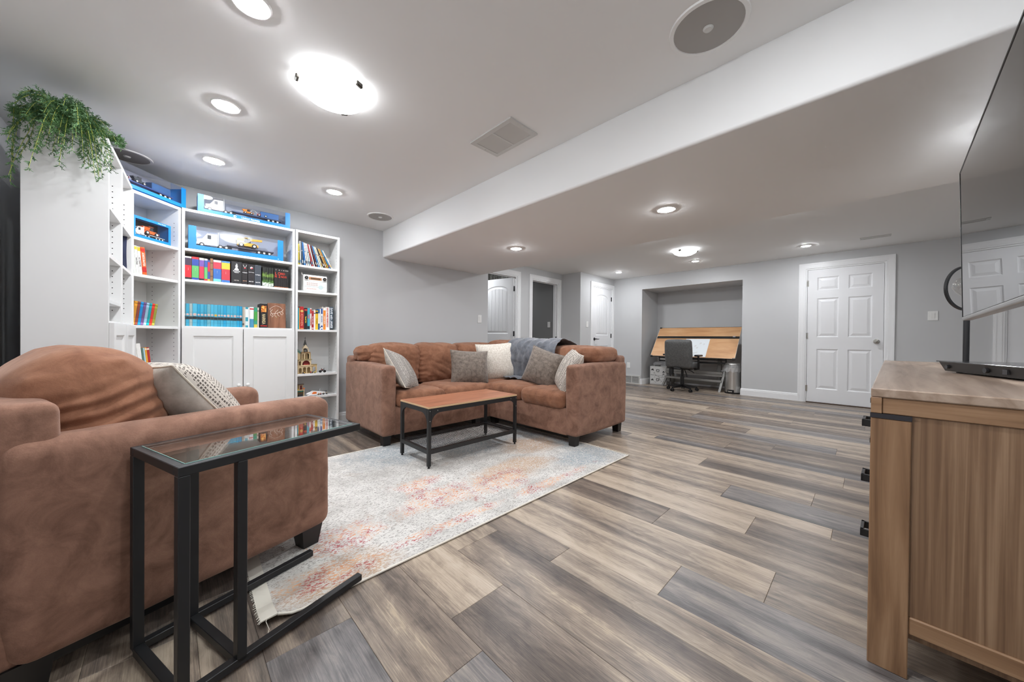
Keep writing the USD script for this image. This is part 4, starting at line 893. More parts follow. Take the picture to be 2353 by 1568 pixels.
for x0, x1, c, h, lab, bands in A: book(lab, (x0, FY, Z3), 0, x1 - x0, h, .13, c, bands, group=gA, text=[('• • •', .45, .006, .05, (236, 226, 220))] if x1 - x0 > .03 else None)
def chess():
    return join([xz(Polygon([(-.016, .112), (.016, .112), (.014, .120), (.006, .132), (.008, .142), (-.008, .142), (-.006, .132), (-.014, .120)]), 0, .0006), T(cyl((0, 0, 0), (0, .0006, 0), .0085, n=14), (0, 0, .148)), xz(Polygon([(-.002, .15), (.002, .15), (.002, .168), (-.002, .168)]), 0, .0006), xz(Polygon([(-.007, .16), (.007, .16), (.007, .163), (-.007, .163)]), 0, .0006)])
def ribbon(): return join([tube([(-.012, 0, .165), (-.006, 0, .15), (0, 0, .14), (.006, 0, .15), (.012, 0, .165)], .0014, 5)])
gB = 'black spined novels on the wide bookcase'
book('black novel with a white chess piece on the spine', (.359, FY, Z3), 0, .069, .184, .14, (30, 28, 30), (), group=gB, extra=[('emblem', chess(), wt), ('title', T(htext('Breaking', .008, .05), (0, 0, .104)), wt), ('title', T(htext('Dawn', .008, .05), (0, 0, .094)), wt), ('author', T(htext('MEYER', .007, .05), (0, 0, .028)), (200, 190, 180))])
book('black novel with a white ribbon and red bead on the spine', (.43, FY, Z3), 0, .038, .178, .14, (32, 27, 28), (), group=gB, extra=[('emblem', ribbon(), wt), ('emblem', T(cyl((0, 0, 0), (0, .0008, 0), .006, n=14), (0, 0, .138)), (190, 24, 40)), ('title', T(htext('eclipse', .007, .032), (0, 0, .1)), wt), ('author', T(htext('MEYER', .006, .032), (0, 0, .03)), (196, 150, 120))])
book('black novel with a red and white petal on the spine', (.471, FY, Z3), 0, .043, .175, .14, (34, 30, 32), (), group=gB, extra=[('emblem', T(cyl((0, 0, 0), (0, .0006, 0), .010, n=12), (.002, 0, .146)), (214, 196, 196)), ('emblem', T(cyl((0, -.0004, 0), (0, .0006, 0), .006, n=12), (.005, 0, .142)), (186, 30, 44)), ('title', T(htext('new moon', .006, .036), (0, 0, .108)), wt), ('author', T(htext('MEYER', .007, .034), (0, 0, .03)), wt)])
book('dark slate novel with small white lettering', (.516, FY, Z3), 0, .046, .176, .14, (58, 64, 72), (), group=gB, extra=[('title', T(htext('twilight', .008, .034), (0, 0, .092)), wt), ('author', T(htext('MEYER', .007, .034), (0, 0, .028)), wt)])
forest = M('forest_print', {'t': ('texture_coordinate', {}), 'x': ('separate_xyz', {}), 'n': ('noise_texture', dict(scale=60.0, detail=5.0)), 'ad': ('math', dict(math_type='multiply_add', value2=.09)), 'mr': ('map_range', dict(from_min=.03, from_max=.2)),
   'r': ('rgb_ramp', dict(ramp=[(.05, S(30, 36, 28)), (.2, S(214, 224, 210)), (.34, S(70, 110, 40)), (.5, S(24, 30, 20)), (.65, S(110, 140, 60)), (.8, S(22, 24, 20)), (1, S(30, 32, 28))])), 'p': ('principled_bsdf', dict(roughness=.4))},
   [('t.object', 'x.vector'), ('t.object', 'n.vector'), ('n.fac', 'ad.value1'), ('x.z', 'ad.value3'), ('ad.value', 'mr.value'), ('mr.result', 'r.fac'), ('r.color', 'p.base_color')], 'p.BSDF')
fb = thing('book_box', 'dark green forest print box set of books', 'book box', (.571, FY, Z3), 0)
part(fb, 'slipcase', box(0, .002, 0, .083, .14, .168, .001), forest, False)
for i in range(3): part(fb, 'spine', box(.028 + i * .018, -.002, .002, .0445 + i * .018, .1, .165, .001), forest, False)
LET = [('L', 'R'), ('O', 'I'), ('R', 'N'), ('D', 'G'), (None, 'S'), (None, None)]; TOP = ['T', 'O', 'L', 'K', 'IE', 'N']
ed = [.657, .684, .7065, .7225, .739, .753, .7665]
for i in range(6):
    w = ed[i + 1] - ed[i] - .001; ex = [('author', T(htext(TOP[i], .008, w * .8), (0, 0, .156)), (220, 212, 200))]
    for L_, z in zip(LET[i], (.125, .098)):
        if L_: ex.append(('title', T(htext(L_, .022, w * .95), (0, 0, z)), (196, 58, 36)))
    book(f'black spine with red lettering, {ORD[i]} from the left of six', (ed[i], FY, Z3), 0, w, .170, .11, (26, 22, 22), [(0.0, .05, (150, 84, 40))], group='six black volumes with red letters', extra=ex)
# fourth shelf of the wide case ------------------------------------------------
Z4 = .9985
ed = [.070, .086, .106, .124, .151, .169, .190, .210, .231, .251, .274, .293, .309, .330, .354, .373, .397, .412, .433]
rg = random.Random(4)
for i in range(18):
    w = ed[i + 1] - ed[i] - .0012; k = rg.uniform(-14, 14)
    c = (104 + k, 132 + k, 138 + k) if i == 0 else (64 + k, 164 + k, 196 + k) if i % 5 != 2 else (112 + k, 178 + k, 194 + k) if i > 3 else (156, 176, 176)
    if i in (4, 12, 16, 17): c = (22 + k * .5 + 8, 146 + k, 188 + k)
    hh = .176 + rg.uniform(-.002, .002)
    book(f'{ORD[i]} turquoise paperback from the left above the cabinet doors', (ed[i], FY, Z4), 0, w, hh, .11, c, [(.3, .44, (58, 66, 70)), (.345, .36, (186, 196, 196)), (.385, .4, (186, 196, 196)), (.62, .625, (40, 90, 110)), (.16, .165, (40, 100, 120))], group='turquoise paperback series',
         disc=(.52, (206, 176, 168) if i != 9 else (214, 168, 60)))
B4 = [(.434, .447, (170, 160, 146), .172, 'tan paperback right of the turquoise row', [(.1, .2, (90, 84, 76))]), (.448, .4535, (226, 222, 212), .170, 'very thin cream booklet right of the turquoise row', []),
      (.4545, .472, (60, 150, 168), .172, 'teal and white paperback right of the turquoise row', [(.5, .9, (226, 232, 230)), (.1, .3, (210, 224, 224))]), (.473, .481, (234, 234, 230), .168, 'thin white booklet beside the teal and white paperback', []),
      (.483, .511, (232, 236, 238), .174, 'white paperback with a blue lower spine and red mark', [(0, .42, (70, 140, 176)), (.88, .94, (196, 40, 44))]), (.513, .5355, (50, 150, 120), .172, 'green and yellow paperback', [(.35, .8, (72, 160, 70)), (0, .16, (214, 190, 80))]), (.537, .5485, (206, 196, 180), .174, 'beige paperback beside the thick black volume', [(.8, .86, (120, 110, 100))])]
for x0, x1, c, h, lab, bands in B4: book(lab, (x0, FY, Z4), 0, x1 - x0, h, .11, c, bands, group='paperbacks right of the turquoise row')
fire = noisy('fire_print', [(.35, S(60, 20, 8)), (.5, S(214, 110, 24)), (.62, S(250, 210, 120))], nscale=70, detail=4, rough=.4)
nb = book('thick black fantasy volume with fiery upper spine', (.555, FY - .012, Z4), 0, .050, .208, .14, (26, 22, 24), [(.06, .1, (190, 40, 34))], text=[('NARNIA', .36, .022, .088, (214, 196, 150))])
part(nb, 'spine_picture', box(.006, -.0009, .135, .044, .0002, .192), fire, False)
pq = thing('wooden_plaque', 'brown wooden plaque with a white leaping animal carving', 'plaque', (.611, FY - .006, Z4), 0, rx=-5)
part(pq, 'board', box(0, 0, 0, .136, .018, .222, .004), plaquew, False)
def beast():
    w = .0016; o = []
    P = [[(-.045, .14), (-.04, .125), (-.03, .118), (-.012, .122), (.006, .126), (.022, .138), (.036, .14), (.046, .15)], [(-.04, .125), (-.046, .105), (-.036, .098)], [(-.03, .118), (-.026, .1), (-.034, .088)], [(.006, .126), (.012, .105), (.024, .1)], [(.022, .138), (.032, .118), (.044, .112)],
         [(-.046, .15), (-.05, .162), (-.042, .17)], [(-.045, .14), (-.036, .148), (-.03, .158)], [(.046, .15), (.05, .165)], [(-.012, .122), (-.006, .138), (.004, .146), (.012, .158)], [(-.004, .1), (.004, .092), (-.004, .086)], [(.04, .14), (.05, .128), (.046, .118)], [(-.012, .122), (-.014, .104), (-.006, .094)]]
    for p in P: o.append(tube([(x, 0, z) for x, z in p], w, 5))
    a = np.linspace(.6, 2.5, 10); o.append(tube([(.05 * math.cos(q), 0, .135 + .055 * math.sin(q)) for q in a], .0013, 5)); return join(o)
part(pq, 'carving', T(beast(), (.066, .0002, .008)), col((226, 218, 206), .6))
part(pq, 'small_mark', T(cyl((0, -.0005, 0), (0, .001, 0), .004, n=10), (.066, 0, .098)), col((120, 130, 60)), False)
# narrow right case ------------------------------------------------------------
Z5 = .9925
C5 = [(.838, .8415, (228, 226, 220), .206, 'thin white pamphlet at the left of the cookbook shelf', []), (.842, .8515, (32, 150, 170), .2, 'slim teal book at the left of the cookbook shelf', []), (.852, .8585, (236, 150, 40), .2, 'slim orange book beside the thick red one', []),
      (.860, .889, (178, 38, 44), .212, 'thick red book with a gold medallion', [(.02, .05, (214, 170, 90))]), (.890, .8945, (96, 48, 40), .2, 'slim dark red brown book', []), (.8955, .9195, (34, 30, 32), .201, 'black book with yellow script on the spine', [(.86, .95, (180, 60, 50))]),
      (.9205, .9405, (60, 160, 180), .201, 'light teal book with pink lettering', [(.02, .16, (30, 36, 46))]), (.9415, .9555, (226, 214, 206), .202, 'white book with red lettering on the spine', [(.75, .95, (196, 72, 60))]), (.9565, .9735, (160, 38, 44), .178, 'short dark red book', [(.05, .1, (226, 220, 214))]),
      (.9745, .9875, (236, 234, 230), .188, 'short white book beside the yellow one', [(.8, .85, (60, 60, 60))]), (.989, 1.0105, (228, 186, 46), .182, 'short bright yellow book', [(.84, .95, (60, 56, 50))]), (1.0115, 1.0255, (40, 92, 140), .196, 'blue book with white label', [(.3, .8, (226, 230, 232))]),
      (1.0265, 1.0355, (228, 226, 220), .2, 'slim white book between the blue ones', [(.1, .14, (60, 60, 60))]), (1.0365, 1.0505, (44, 80, 150), .204, 'blue and white striped book', [(.2, .75, (230, 232, 236)), (.04, .12, (230, 232, 236))]), (1.0515, 1.0565, (224, 218, 208), .222, 'tall thin cream book', []),
      (1.058, 1.0775, (234, 138, 46), .214, 'tall orange book with a pale top band', [(.88, 1, (238, 234, 226))]), (1.0785, 1.1095, (232, 230, 226), .222, 'tall white book with red and grey lettering', []), (1.1105, 1.1145, (190, 196, 200), .216, 'very thin grey booklet near the right end', []), (1.1155, 1.1455, (54, 70, 84), .226, 'tall slate blue book at the right end of the shelf', [(0, .06, (30, 34, 40))])]
TX = {3: [('KITCHEN', .42, .018, .12, (226, 150, 120))], 5: [('food for', .45, .012, .12, (226, 200, 60))], 6: [('PINK', .6, .012, .07, (222, 96, 120))], 7: [('COOKING', .35, .01, .09, (190, 60, 50))], 8: [('THE VILLAGE', .5, .009, .12, (240, 226, 220))], 10: [('THE BOOK', .45, .008, .08, (120, 84, 30))],
      13: [('BIG BOOK', .5, .009, .08, (44, 80, 150))], 15: [('LUNCH BOX', .45, .01, .12, (250, 240, 226))], 16: [('1001 HOME REMEDIES', .55, .014, .19, (198, 60, 54))], 18: [('SAVE with JAMIE', .52, .019, .2, (230, 234, 238))]}
for i, (x0, x1, c, h, lab, bands) in enumerate(C5): book(lab, (x0, FY, Z5), 0, x1 - x0, h, .15, c, bands, group='cookbooks on the narrow bookcase', text=TX.get(i), disc=(.8, (206, 176, 96)) if i == 3 else None)
MC = [(206, 184, 40), (226, 226, 222), (70, 90, 110), (40, 110, 190), (232, 230, 226), (236, 234, 230), (190, 214, 220), (170, 60, 60), (228, 226, 220), (90, 40, 50), (60, 130, 190), (226, 222, 214), (232, 226, 180), (40, 36, 40), (216, 160, 90), (170, 120, 60), (60, 130, 170), (232, 230, 226)]
MN = ['yellow', 'white', 'slate', 'blue', 'white', 'white', 'pale blue', 'dark red', 'cream', 'maroon', 'mid blue', 'white', 'pale yellow', 'black', 'tan', 'brown', 'teal blue', 'white']
xb = .846
for i in range(18):
    ang = 1.0 + i * 1.55; hh = .225 - .0022 * i - (.03 if i in (0,) else 0)
    book(f'{ORD[i]} magazine from the left of the leaning row, {MN[i]} spine', (xb + i * .0163 + .0012 * i * (i > 8) * .4, FY + .004, 1.5885), 0, .0072, hh, .16, MC[i], [(.1, .22, MC[(i * 7 + 3) % 18]), (.6, .64, MC[(i * 5 + 1) % 18])], lean=-ang, group='leaning magazines on the top shelf', name='magazine', cat='magazine')
# corner case ------------------------------------------------------------------
def kl(x, y): c = math.sqrt(.5); return (KA[0] + c * x - c * y, KA[1] + c * x + c * y)
for i, (x, w, c, h, lab, bands, tx) in enumerate([(.020, .012, (206, 214, 200), .186, 'pale green thin book leaning in the corner bookcase', [], None), (.034, .016, (238, 236, 232), .188, 'white leaning book with black lettering', [(.86, .97, (230, 190, 60))], [('SAVING', .45, .009, .09, (60, 60, 60))]),
       (.053, .018, (236, 234, 228), .186, 'white leaning book with a yellow top', [(.84, .98, (240, 176, 40)), (.02, .1, (226, 226, 220))], [('ULTIMATE', .45, .009, .1, (90, 60, 60))]), (.074, .027, (222, 96, 38), .188, 'thick orange leaning book with red band', [(.1, .28, (186, 34, 34)), (.84, .95, (196, 40, 36))], [('JUNIOR MASTER', .56, .013, .09, (246, 236, 226))])]):
    book(lab, (*kl(x + .019, .02), 1.3395), 45, w, h, .15, c, bands, lean=-5, group='leaning books on the corner bookcase', text=tx)
cc = [((214, 148, 44), 'amber'), ((140, 66, 50), 'rust brown'), ((20, 140, 206), 'bright blue'), ((116, 84, 136), 'purple'), ((156, 192, 214), 'pale blue'), ((14, 160, 166), 'teal'), ((222, 58, 44), 'red'), ((160, 160, 60), 'olive green')]
for i, (c, nm) in enumerate(cc):
    book(f'{nm} paperback in the rainbow row leaning in the corner bookcase', (*kl(.022 + i * .0185, .02), .9925), 45, .0175, .165 - .001 * i, .12, c, [(.04, .12, tuple(min(255, int(q * 1.25) + 20) for q in c)), (.3, .8, tuple(int(q * .86) for q in c)), (.9, .93, tuple(int(q * .6) for q in c))], lean=8 + .25 * i, group='rainbow paperbacks in the corner bookcase')
for i, (x, w, c, h, nm) in enumerate([(.022, .006, (40, 38, 60), .168, 'navy thin book with cream pages, low in the corner bookcase'), (.050, .026, (228, 226, 220), .166, 'white paperback low in the corner bookcase, left one'), (.079, .026, (232, 230, 226), .166, 'white paperback low in the corner bookcase, right one'), (.108, .012, (90, 120, 110), .135, 'small grey green paperback low in the corner bookcase'), (.121, .009, (176, 206, 220), .136, 'small pale blue paperback low in the corner bookcase'), (.131, .012, (226, 160, 50), .138, 'small orange paperback low in the corner bookcase'), (.144, .016, (170, 44, 44), .138, 'small dark red paperback low in the corner bookcase')]):
    book(nm, (*kl(x, .03), .7005), 45, w, h, .1, c, [(.88, .96, (236, 220, 200))] if i > 4 else [], lean=-7, group='paperbacks low in the corner bookcase')
def bent():
    n = 14; o = []; zz = np.linspace(0, .235, n); off = .03 * np.sin(np.pi * zz / .235)
    v, f = [], []
    for z, q in zip(zz, off):
        for y, x in ((0, 0), (0, -.006), (.17, -.006), (.17, 0)): v.append((-.0 - q + x + .034, y, z))
    for i in range(n - 1):
        for k in range(4): a, b = i * 4 + k, i * 4 + (k + 1) % 4; f += [(a, b, b + 4), (a, b + 4, a + 4)]
    f += [(0, 2, 1), (0, 3, 2), (4 * n - 4, 4 * n - 3, 4 * n - 2), (4 * n - 4, 4 * n - 2, 4 * n - 1)]
    m = trimesh.Trimesh(v, f, process=False); m.fix_normals(); return m
_q = P2 + _l * .32
bs = thing('softcover_book', 'navy softcover annual bending against the shelf side, left of the corner', 'book', (*_q, 1.3375), LR)
part(bs, 'cover', T(bent(), (0, .02, 0)), col((48, 54, 84), .4), 40)
part(bs, 'cover_picture', T(box(-.0074, .03, .05, -.0062, .16, .09), (.006, .02, .0)), col((110, 190, 226), .4), False)

# ---------------------------------------------------------------- toys in window boxes
blue = col((14, 128, 214), .4); inner = col((160, 168, 184), .5); inner_d = col((62, 60, 62), .6)
def window_box(label, loc, rotz, w, h, d, l, r, b, t, back, logo=None, small=None, lw=None):
    g = thing('toy_box', label, 'toy box', loc, rotz, 'boxed model trucks')
    fr = sbox(0, 0, w, h).difference(sbox(l, b, w - r, h - t if t else h + 1))
    part(g, 'front_frame', xz(fr, 0, .0012), blue, False)
    part(g, 'bottom', box(0, .0012, 0, w, d, .0015), blue, False); part(g, 'back', box(0, d - .0015, .0015, w, d, h), back, False)
    for x in (0, w - .0015): part(g, 'end_panel', box(x, .0012, .0015, x + .0015, d - .0015, h), blue, False)
    if t: part(g, 'top', box(.0015, .0012, h - .0015, w - .0015, d - .0015, h), blue, False)
    else: part(g, 'top_film', box(.0015, .0012, h - .001, w - .0015, d - .0015, h - .0004), film, False)
    part(g, 'window', box(l, .0004, b, w - r, .0009, h - t), film, False)
    part(g, 'platform', box(.0015, .003, .0015, w - .0015, d - .0015, b), back, False)
    if logo:
        part(g, 'lettering', T(htext(*logo[0]), (logo[1], -.0003, logo[2])), col((240, 244, 248)), False)
        part(g, 'logo', T(join([cyl((0, -.0008, 0), (0, 0, 0), .010, n=18)]), (logo[1] - .105, 0, logo[2])), col((240, 244, 248)), False)
        part(g, 'logo', T(join([cyl((0, -.0012, 0), (0, 0, 0), .0045, n=12)]), (logo[1] - .103, 0, logo[2])), blue, False)
    if small: part(g, 'lettering', T(htext(small[0], small[1], small[2]), (small[3], -.0003, small[4])), col((220, 236, 248)), False)
    return g
def wheel(x, y, z, r, w=.012): return [('tyre', cyl((x, y, z), (x, y + w, z), r, n=18), (28, 28, 30)), ('hub', cyl((x, y - .0008, z), (x, y + .002, z), r * .55, n=14), (222, 222, 220))]
def truck(label, loc, rotz, L, cabc, trailc, box_c=None, sc=1.0):
    g = thing('toy_truck', label, 'toy truck', loc, rotz, 'model trucks in boxes'); k = sc
    def pp(n, m, c, r=.35): m = m.copy(); m.vertices = m.vertices * k; part(g, n, m, col(c, r), False)
    cab = xz(Polygon([(0, .016), (.0, .05), (.028, .055), (.05, .088), (.056, .098), (.11, .1), (.112, .016)]).buffer(.002), 0, .055)
    pp('cab', cab, cabc); pp('windscreen', hexa([(.031, .005, .0575), (.031, .05, .0575), (.05, .05, .0865), (.05, .005, .0865)], [(.028, .005, .058), (.028, .05, .058), (.047, .05, .088), (.047, .005, .088)]), (40, 46, 54))
    pp('side_window', box(.056, -.0025, .062, .076, -.0018, .088), (40, 46, 54)); pp('bumper', box(-.008, -.001, .012, .002, .056, .03), (190, 192, 194)); pp('exhaust', cyl((.118, .006, .02), (.118, .006, .118), .0035, n=8), (200, 202, 204))
    pp('fuel_tank', cyl((.075, -.003, .018), (.11, -.003, .018), .01, n=12), (200, 202, 204))
    pp('chassis', box(.1, .015, .016, .2, .04, .026), (40, 40, 44))
    gy = L / k
    pp('trailer_deck', hexa([(.17, 0, .03), (gy, 0, .026), (gy, .055, .026), (.17, .055, .03)], [(.17, 0, .038), (gy, 0, .034), (gy, .055, .034), (.17, .055, .038)]), trailc)
    for x in (.025, .13, .165, gy - .03, gy - .065, gy - .1):
        for y in (-.002, .045):
            for n, m, c in wheel(x, y, .014, .014): pp(n, m, c)
    if box_c: pp('container', box(gy - .16, .002, .035, gy - .02, .053, .085, .002), box_c)
    return g
def loader(label, loc, rotz, body, k=1.0, kind='boom'):
    g = thing('toy_loader', label, 'toy vehicle', loc, rotz, 'model machines in boxes')
    def pp(n, m, c, r=.35): m = m.copy(); m.vertices = m.vertices * k; part(g, n, m, col(c, r), False)
    pp('chassis', xz(Polygon([(0, .012), (.0, .03), (.03, .036), (.1, .036), (.125, .028), (.125, .012)]), .004, .042), body)
    pp('cab', xz(Polygon([(.04, .036), (.044, .07), (.075, .07), (.08, .036)]), .008, .036), (44, 46, 50)); pp('cab_roof', box(.04, .006, .07, .08, .038, .074), body)
    for x in (.022, .1):
        for y in (-.003, .037):
            for n, m, c in wheel(x, y, .016, .016, .01): pp(n, m, c)
    if kind == 'boom': pp('boom', hexa([(.0, .016, .05), (.15, .016, .062), (.15, .03, .062), (.0, .03, .05)], [(.0, .016, .066), (.15, .016, .076), (.15, .03, .076), (.0, .03, .066)]), body); pp('hook', cyl((-.004, .023, .05), (-.004, .023, .03), .003, n=8), (60, 60, 60))
    elif kind == 'dig': pp('arm', tube([(.0, .022, .04), (-.03, .022, .07), (-.06, .022, .072), (-.075, .022, .04)], .0045, 8), (206, 206, 204)); pp('bucket', box(-.088, .012, .022, -.068, .034, .042, .003), (150, 150, 150))
    else: pp('skip', hexa([(.0, .004, .036), (.04, .004, .036), (.04, .042, .036), (.0, .042, .036)], [(-.018, 0, .062), (.046, 0, .062), (.046, .046, .062), (-.018, .046, .062)]), body)
    return g
# on top of the wide case
window_box('blue window box with model truck on top of the wide bookcase', (.150, 3.672, BH + .0005), 0, .622, .136, .12, .038, .036, .026, 0, inner, (('United Rentals', .0135, .16), .335, .0125))
tz = BH + .028
truck('white model truck with blue container in the box on top of the wide bookcase', (.2, 3.70, tz), 0, .51, (232, 234, 236), (52, 74, 112), (60, 110, 170), .95)
loader('orange toy dumper in the box on top of the wide bookcase', (.44, 3.70, tz + .036), 0, (226, 140, 44), .55, 'skip')
loader('red and white toy digger in the box on top of the wide bookcase', (.535, 3.70, tz + .036), 0, (190, 40, 44), .6, 'dig')
# on the second shelf
window_box('large blue window box with crane truck on the second shelf of the wide bookcase', (.098, 3.668, 1.5975), 0, .622, .180, .13, .045, .042, .034, 0, inner, small=('UR', .006, None, .585, .012))
tz = 1.5975 + .036
truck('silver white model truck in the large box on the second shelf', (.15, 3.70, tz), 0, .505, (226, 230, 234), (70, 70, 84), None, 1.08)
loader('yellow toy crane in the large box on the second shelf', (.40, 3.70, tz + .042), 0, (236, 172, 60), 1.15, 'boom')
# small box in the corner case
window_box('small blue window box with orange roller in the corner bookcase', (*kl(.023, .012), 1.5855), 45, .256, .145, .10, .016, .018, .02, .018, inner_d, small=('United Rentals', .006, None, .19, .1365))
truck('white flatbed model truck in the small corner box', (*kl(.043, .035), 1.5855 + .021), 45, .215, (236, 236, 236), (170, 172, 174), None, .62)
loader('orange toy road roller on the flatbed in the small corner box', (*kl(.123, .04), 1.5855 + .021 + .024), 45, (232, 100, 30), .82, 'none')
# on top of the corner case
window_box('dark blue window box with model tractors on top of the corner bookcase', (*kl(-.235, .004), BH + .0005), 45, .622, .150, .12, .036, .036, .024, 0, col((158, 162, 178), .5))
tz = BH + .026
truck('dark blue model truck with container in the box on top of the corner bookcase', (*kl(-.16, .035), tz), 45, .48, (52, 62, 80), (44, 70, 130), (52, 92, 140), .95)
loader('red toy vehicle in the box on top of the corner bookcase', (*kl(-.06, .04), tz + .036), 45, (196, 56, 50), .7, 'none')
loader('dark toy tractor in the box on top of the corner bookcase', (*kl(.06, .04), tz + .036), 45, (44, 52, 60), .6, 'none')

# ---------------------------------------------------------------- radio
ra_ = thing('retro_radio', 'small white retro radio on the narrow bookcase', 'radio', (.886, 3.70, 1.3525))
part(ra_, 'body', sb(0, 0, .004, .208, .075, .158, .010, (0, 0, 0), 6), col((226, 226, 222), .35), 40)
part(ra_, 'dial_panel', box(.048, -.0012, .112, .158, .001, .138, .002), col((176, 124, 84), .35), False); part(ra_, 'dial_scale', box(.062, -.0018, .118, .146, -.001, .132), col((90, 70, 54), .3), False)
for x in (.026, .182): part(ra_, 'knob', join([cyl((x, -.012, .128), (x, 0, .128), .0145, n=22)]), blackp, 30); part(ra_, 'knob_cap', cyl((x, -.0135, .128), (x, -.012, .128), .006, n=14), chrome)
for r_ in range(2):
    for i in range(6): part(ra_, 'button', box(.03 + i * .016, -.0016, .058 + r_ * .016, .041 + i * .016, .001, .068 + r_ * .016), col((196, 178, 172), .5), False)
for i in range(6): part(ra_, 'button', box(.03 + i * .014, -.0016, .022, .04 + i * .014, .001, .031), col((206, 176, 168), .5), False)
part(ra_, 'trim_line', box(.006, -.001, .046, .202, .001, .049), col((196, 206, 208), .3, .3), False); part(ra_, 'badge', cyl((.15, -.002, .047), (.15, 0, .047), .02, n=24), col((190, 206, 206), .3)); part(ra_, 'slot', box(.01, -.001, .1, .198, .001, .1025), col((190, 196, 198), .4), False)
part(ra_, 'antenna', tube([(.004, .05, .152), (.0, .055, .19)], .002, 6), chrome)
for x in (.02, .19):
    for y in (.015, .06): part(ra_, 'rubber_foot', cyl((x, y, 0), (x, y, .006), .006, n=8), blackp)

# ---------------------------------------------------------------- brick castle and small toys
tan, tan2, grn, drk = (206, 184, 146), (186, 160, 116), (70, 110, 96), (52, 44, 42)
def arch_wall(w, h, d, arches, c, g, loc):
    p = sbox(0, 0, w, h)
    for x0, x1, z0, z1 in arches: p = p.difference(Polygon(rpoly(x0, z0, x1, z1, (x1 - x0) / 2, 10)))
    part(g, 'arch_wall', T(xz(p, 0, .008), loc), col(c, .4), False)
ca_ = thing('toy_castle', 'tan toy brick castle with spire in the narrow bookcase', 'toy castle', (.846, 3.70, .5775))
part(ca_, 'baseplate', box(-.004, -.004, 0, .15, .075, .004), col(tan2), False)
part(ca_, 'core_wall', box(.0, .05, .004, .12, .07, .19), col(tan2, .4), False)
arch_wall(.115, .066, .01, [(.008, .032, 0, .05), (.042, .068, 0, .056), (.076, .104, 0, .056)], tan, ca_, (0, 0, .004))
part(ca_, 'floor_slab', box(-.003, -.003, .070, .124, .07, .076), col(tan), False)
arch_wall(.108, .052, .01, [(.006, .022, .0, .042), (.034, .098, .004, .046)], tan, ca_, (.004, .004, .076))
part(ca_, 'room_back', box(.036, .03, .078, .106, .034, .126), col((130, 40, 36)), False); part(ca_, 'bench', box(.05, .012, .078, .09, .026, .09), col((150, 52, 44)), False)
part(ca_, 'floor_slab', box(-.002, -.002, .128, .118, .068, .134), col((150, 134, 96)), False)
arch_wall(.07, .06, .01, [(.006, .02, 0, .05), (.028, .064, 0, .056)], tan, ca_, (.032, .008, .134))
part(ca_, 'pillar', box(.034, .05, .134, .044, .06, .194), col(tan2), False); part(ca_, 'pillar', box(.094, .05, .134, .102, .06, .194), col(tan2), False)
part(ca_, 'floor_slab', box(.028, .002, .194, .106, .066, .201), col((140, 108, 70)), False)
part(ca_, 'dome', T(lathe([(0, 0), (.024, 0), (.024, .006), (.02, .02), (.01, .032), (0, .036)], 16), (.066, .03, .201)), col((60, 56, 48)))
for x in (.044, .088): part(ca_, 'pillar', box(x - .003, .01, .201, x + .003, .016, .236), col(tan), False)
part(ca_, 'gable', xz(Polygon([(.042, .236), (.09, .236), (.068, .27), (.064, .27)]), .008, .05), col((196, 178, 148)), False)
part(ca_, 'spire', T(lathe([(0, 0), (.015, 0), (.0, .062)], 8), (.066, .03, .266)), col((50, 50, 46)), False)
part(ca_, 'finial', [cyl((.066, .03, .32), (.066, .03, .345), .0015, n=6), box(.058, .029, .331, .074, .031, .334)], col((40, 40, 40)), False)
for x, h in ((.006, .2), (.022, .19)):
    part(ca_, 'turret', cyl((x, .03, .134), (x, .03, h), .009, n=10), col(tan)); part(ca_, 'turret_roof', T(lathe([(0, 0), (.011, 0), (0, .034)], 10), (x, .03, h)), col(grn), False)
arch_wall(.05, .075, .01, [(.012, .038, .004, .058)], tan2, ca_, (.112, .006, .004)); part(ca_, 'wing_roof', box(.11, .004, .079, .165, .05, .084), col((150, 130, 90)), False)
figs = [(.05, -.014, (206, 160, 60), (60, 50, 44)), (.104, -.012, (188, 44, 44), (70, 40, 40)), (.118, -.008, (40, 40, 46), (210, 200, 190)), (.14, -.014, (190, 180, 50), (90, 90, 80)), (.04, -.012, (44, 38, 38), (200, 170, 120))]
for i, (x, y, c, hc) in enumerate(figs):
    f = thing('toy_figure', f'tiny toy figure at the foot of the tan castle, {["yellow one", "red one", "black one with a pale head", "olive one", "dark one with a tan head"][i]}', 'toy figure', (.846 + x, 3.70 + y, .5775))
    part(f, 'legs', box(-.004, -.003, 0, .004, .003, .008), col((50, 50, 60)), False); part(f, 'torso', hexa([(-.004, -.003, .008), (.004, -.003, .008), (.004, .003, .008), (-.004, .003, .008)], [(-.003, -.002, .017), (.003, -.002, .017), (.003, .002, .017), (-.003, .002, .017)]), col(c), False); part(f, 'head', cyl((0, 0, .017), (0, 0, .023), .003, n=8), col(hc))
bk = thing('toy_motorbike', 'small black toy vehicle right of the castle', 'toy vehicle', (1.055, 3.70, .5775))
for x in (-.018, .02): part(bk, 'wheel', cyl((x, 0, .012), (x, .008, .012), .012, n=16), blackp)
part(bk, 'frame', [tube([(-.018, .004, .012), (0, .004, .026), (.014, .004, .028), (.02, .004, .012)], .0035, 6), box(-.006, 0, .016, .008, .008, .03, .002)], col((44, 42, 44)), False); part(bk, 'seat', box(-.014, -.001, .026, .004, .009, .033, .002), col((120, 50, 40)), False); part(bk, 'spike', [tube([(0, .004, .028), (-.01, .004, .045)], .002, 5), tube([(.008, .004, .028), (.016, .004, .044)], .002, 5)], col((50, 50, 52)), False)
cs = thing('clear_case', 'small clear plastic box at the right of the castle shelf', 'box', (1.10, 3.70, .5775)); part(cs, 'case', box(0, 0, .001, .05, .04, .018, .002), film, False); part(cs, 'base', box(0, 0, 0, .05, .04, .001), whitep, False)
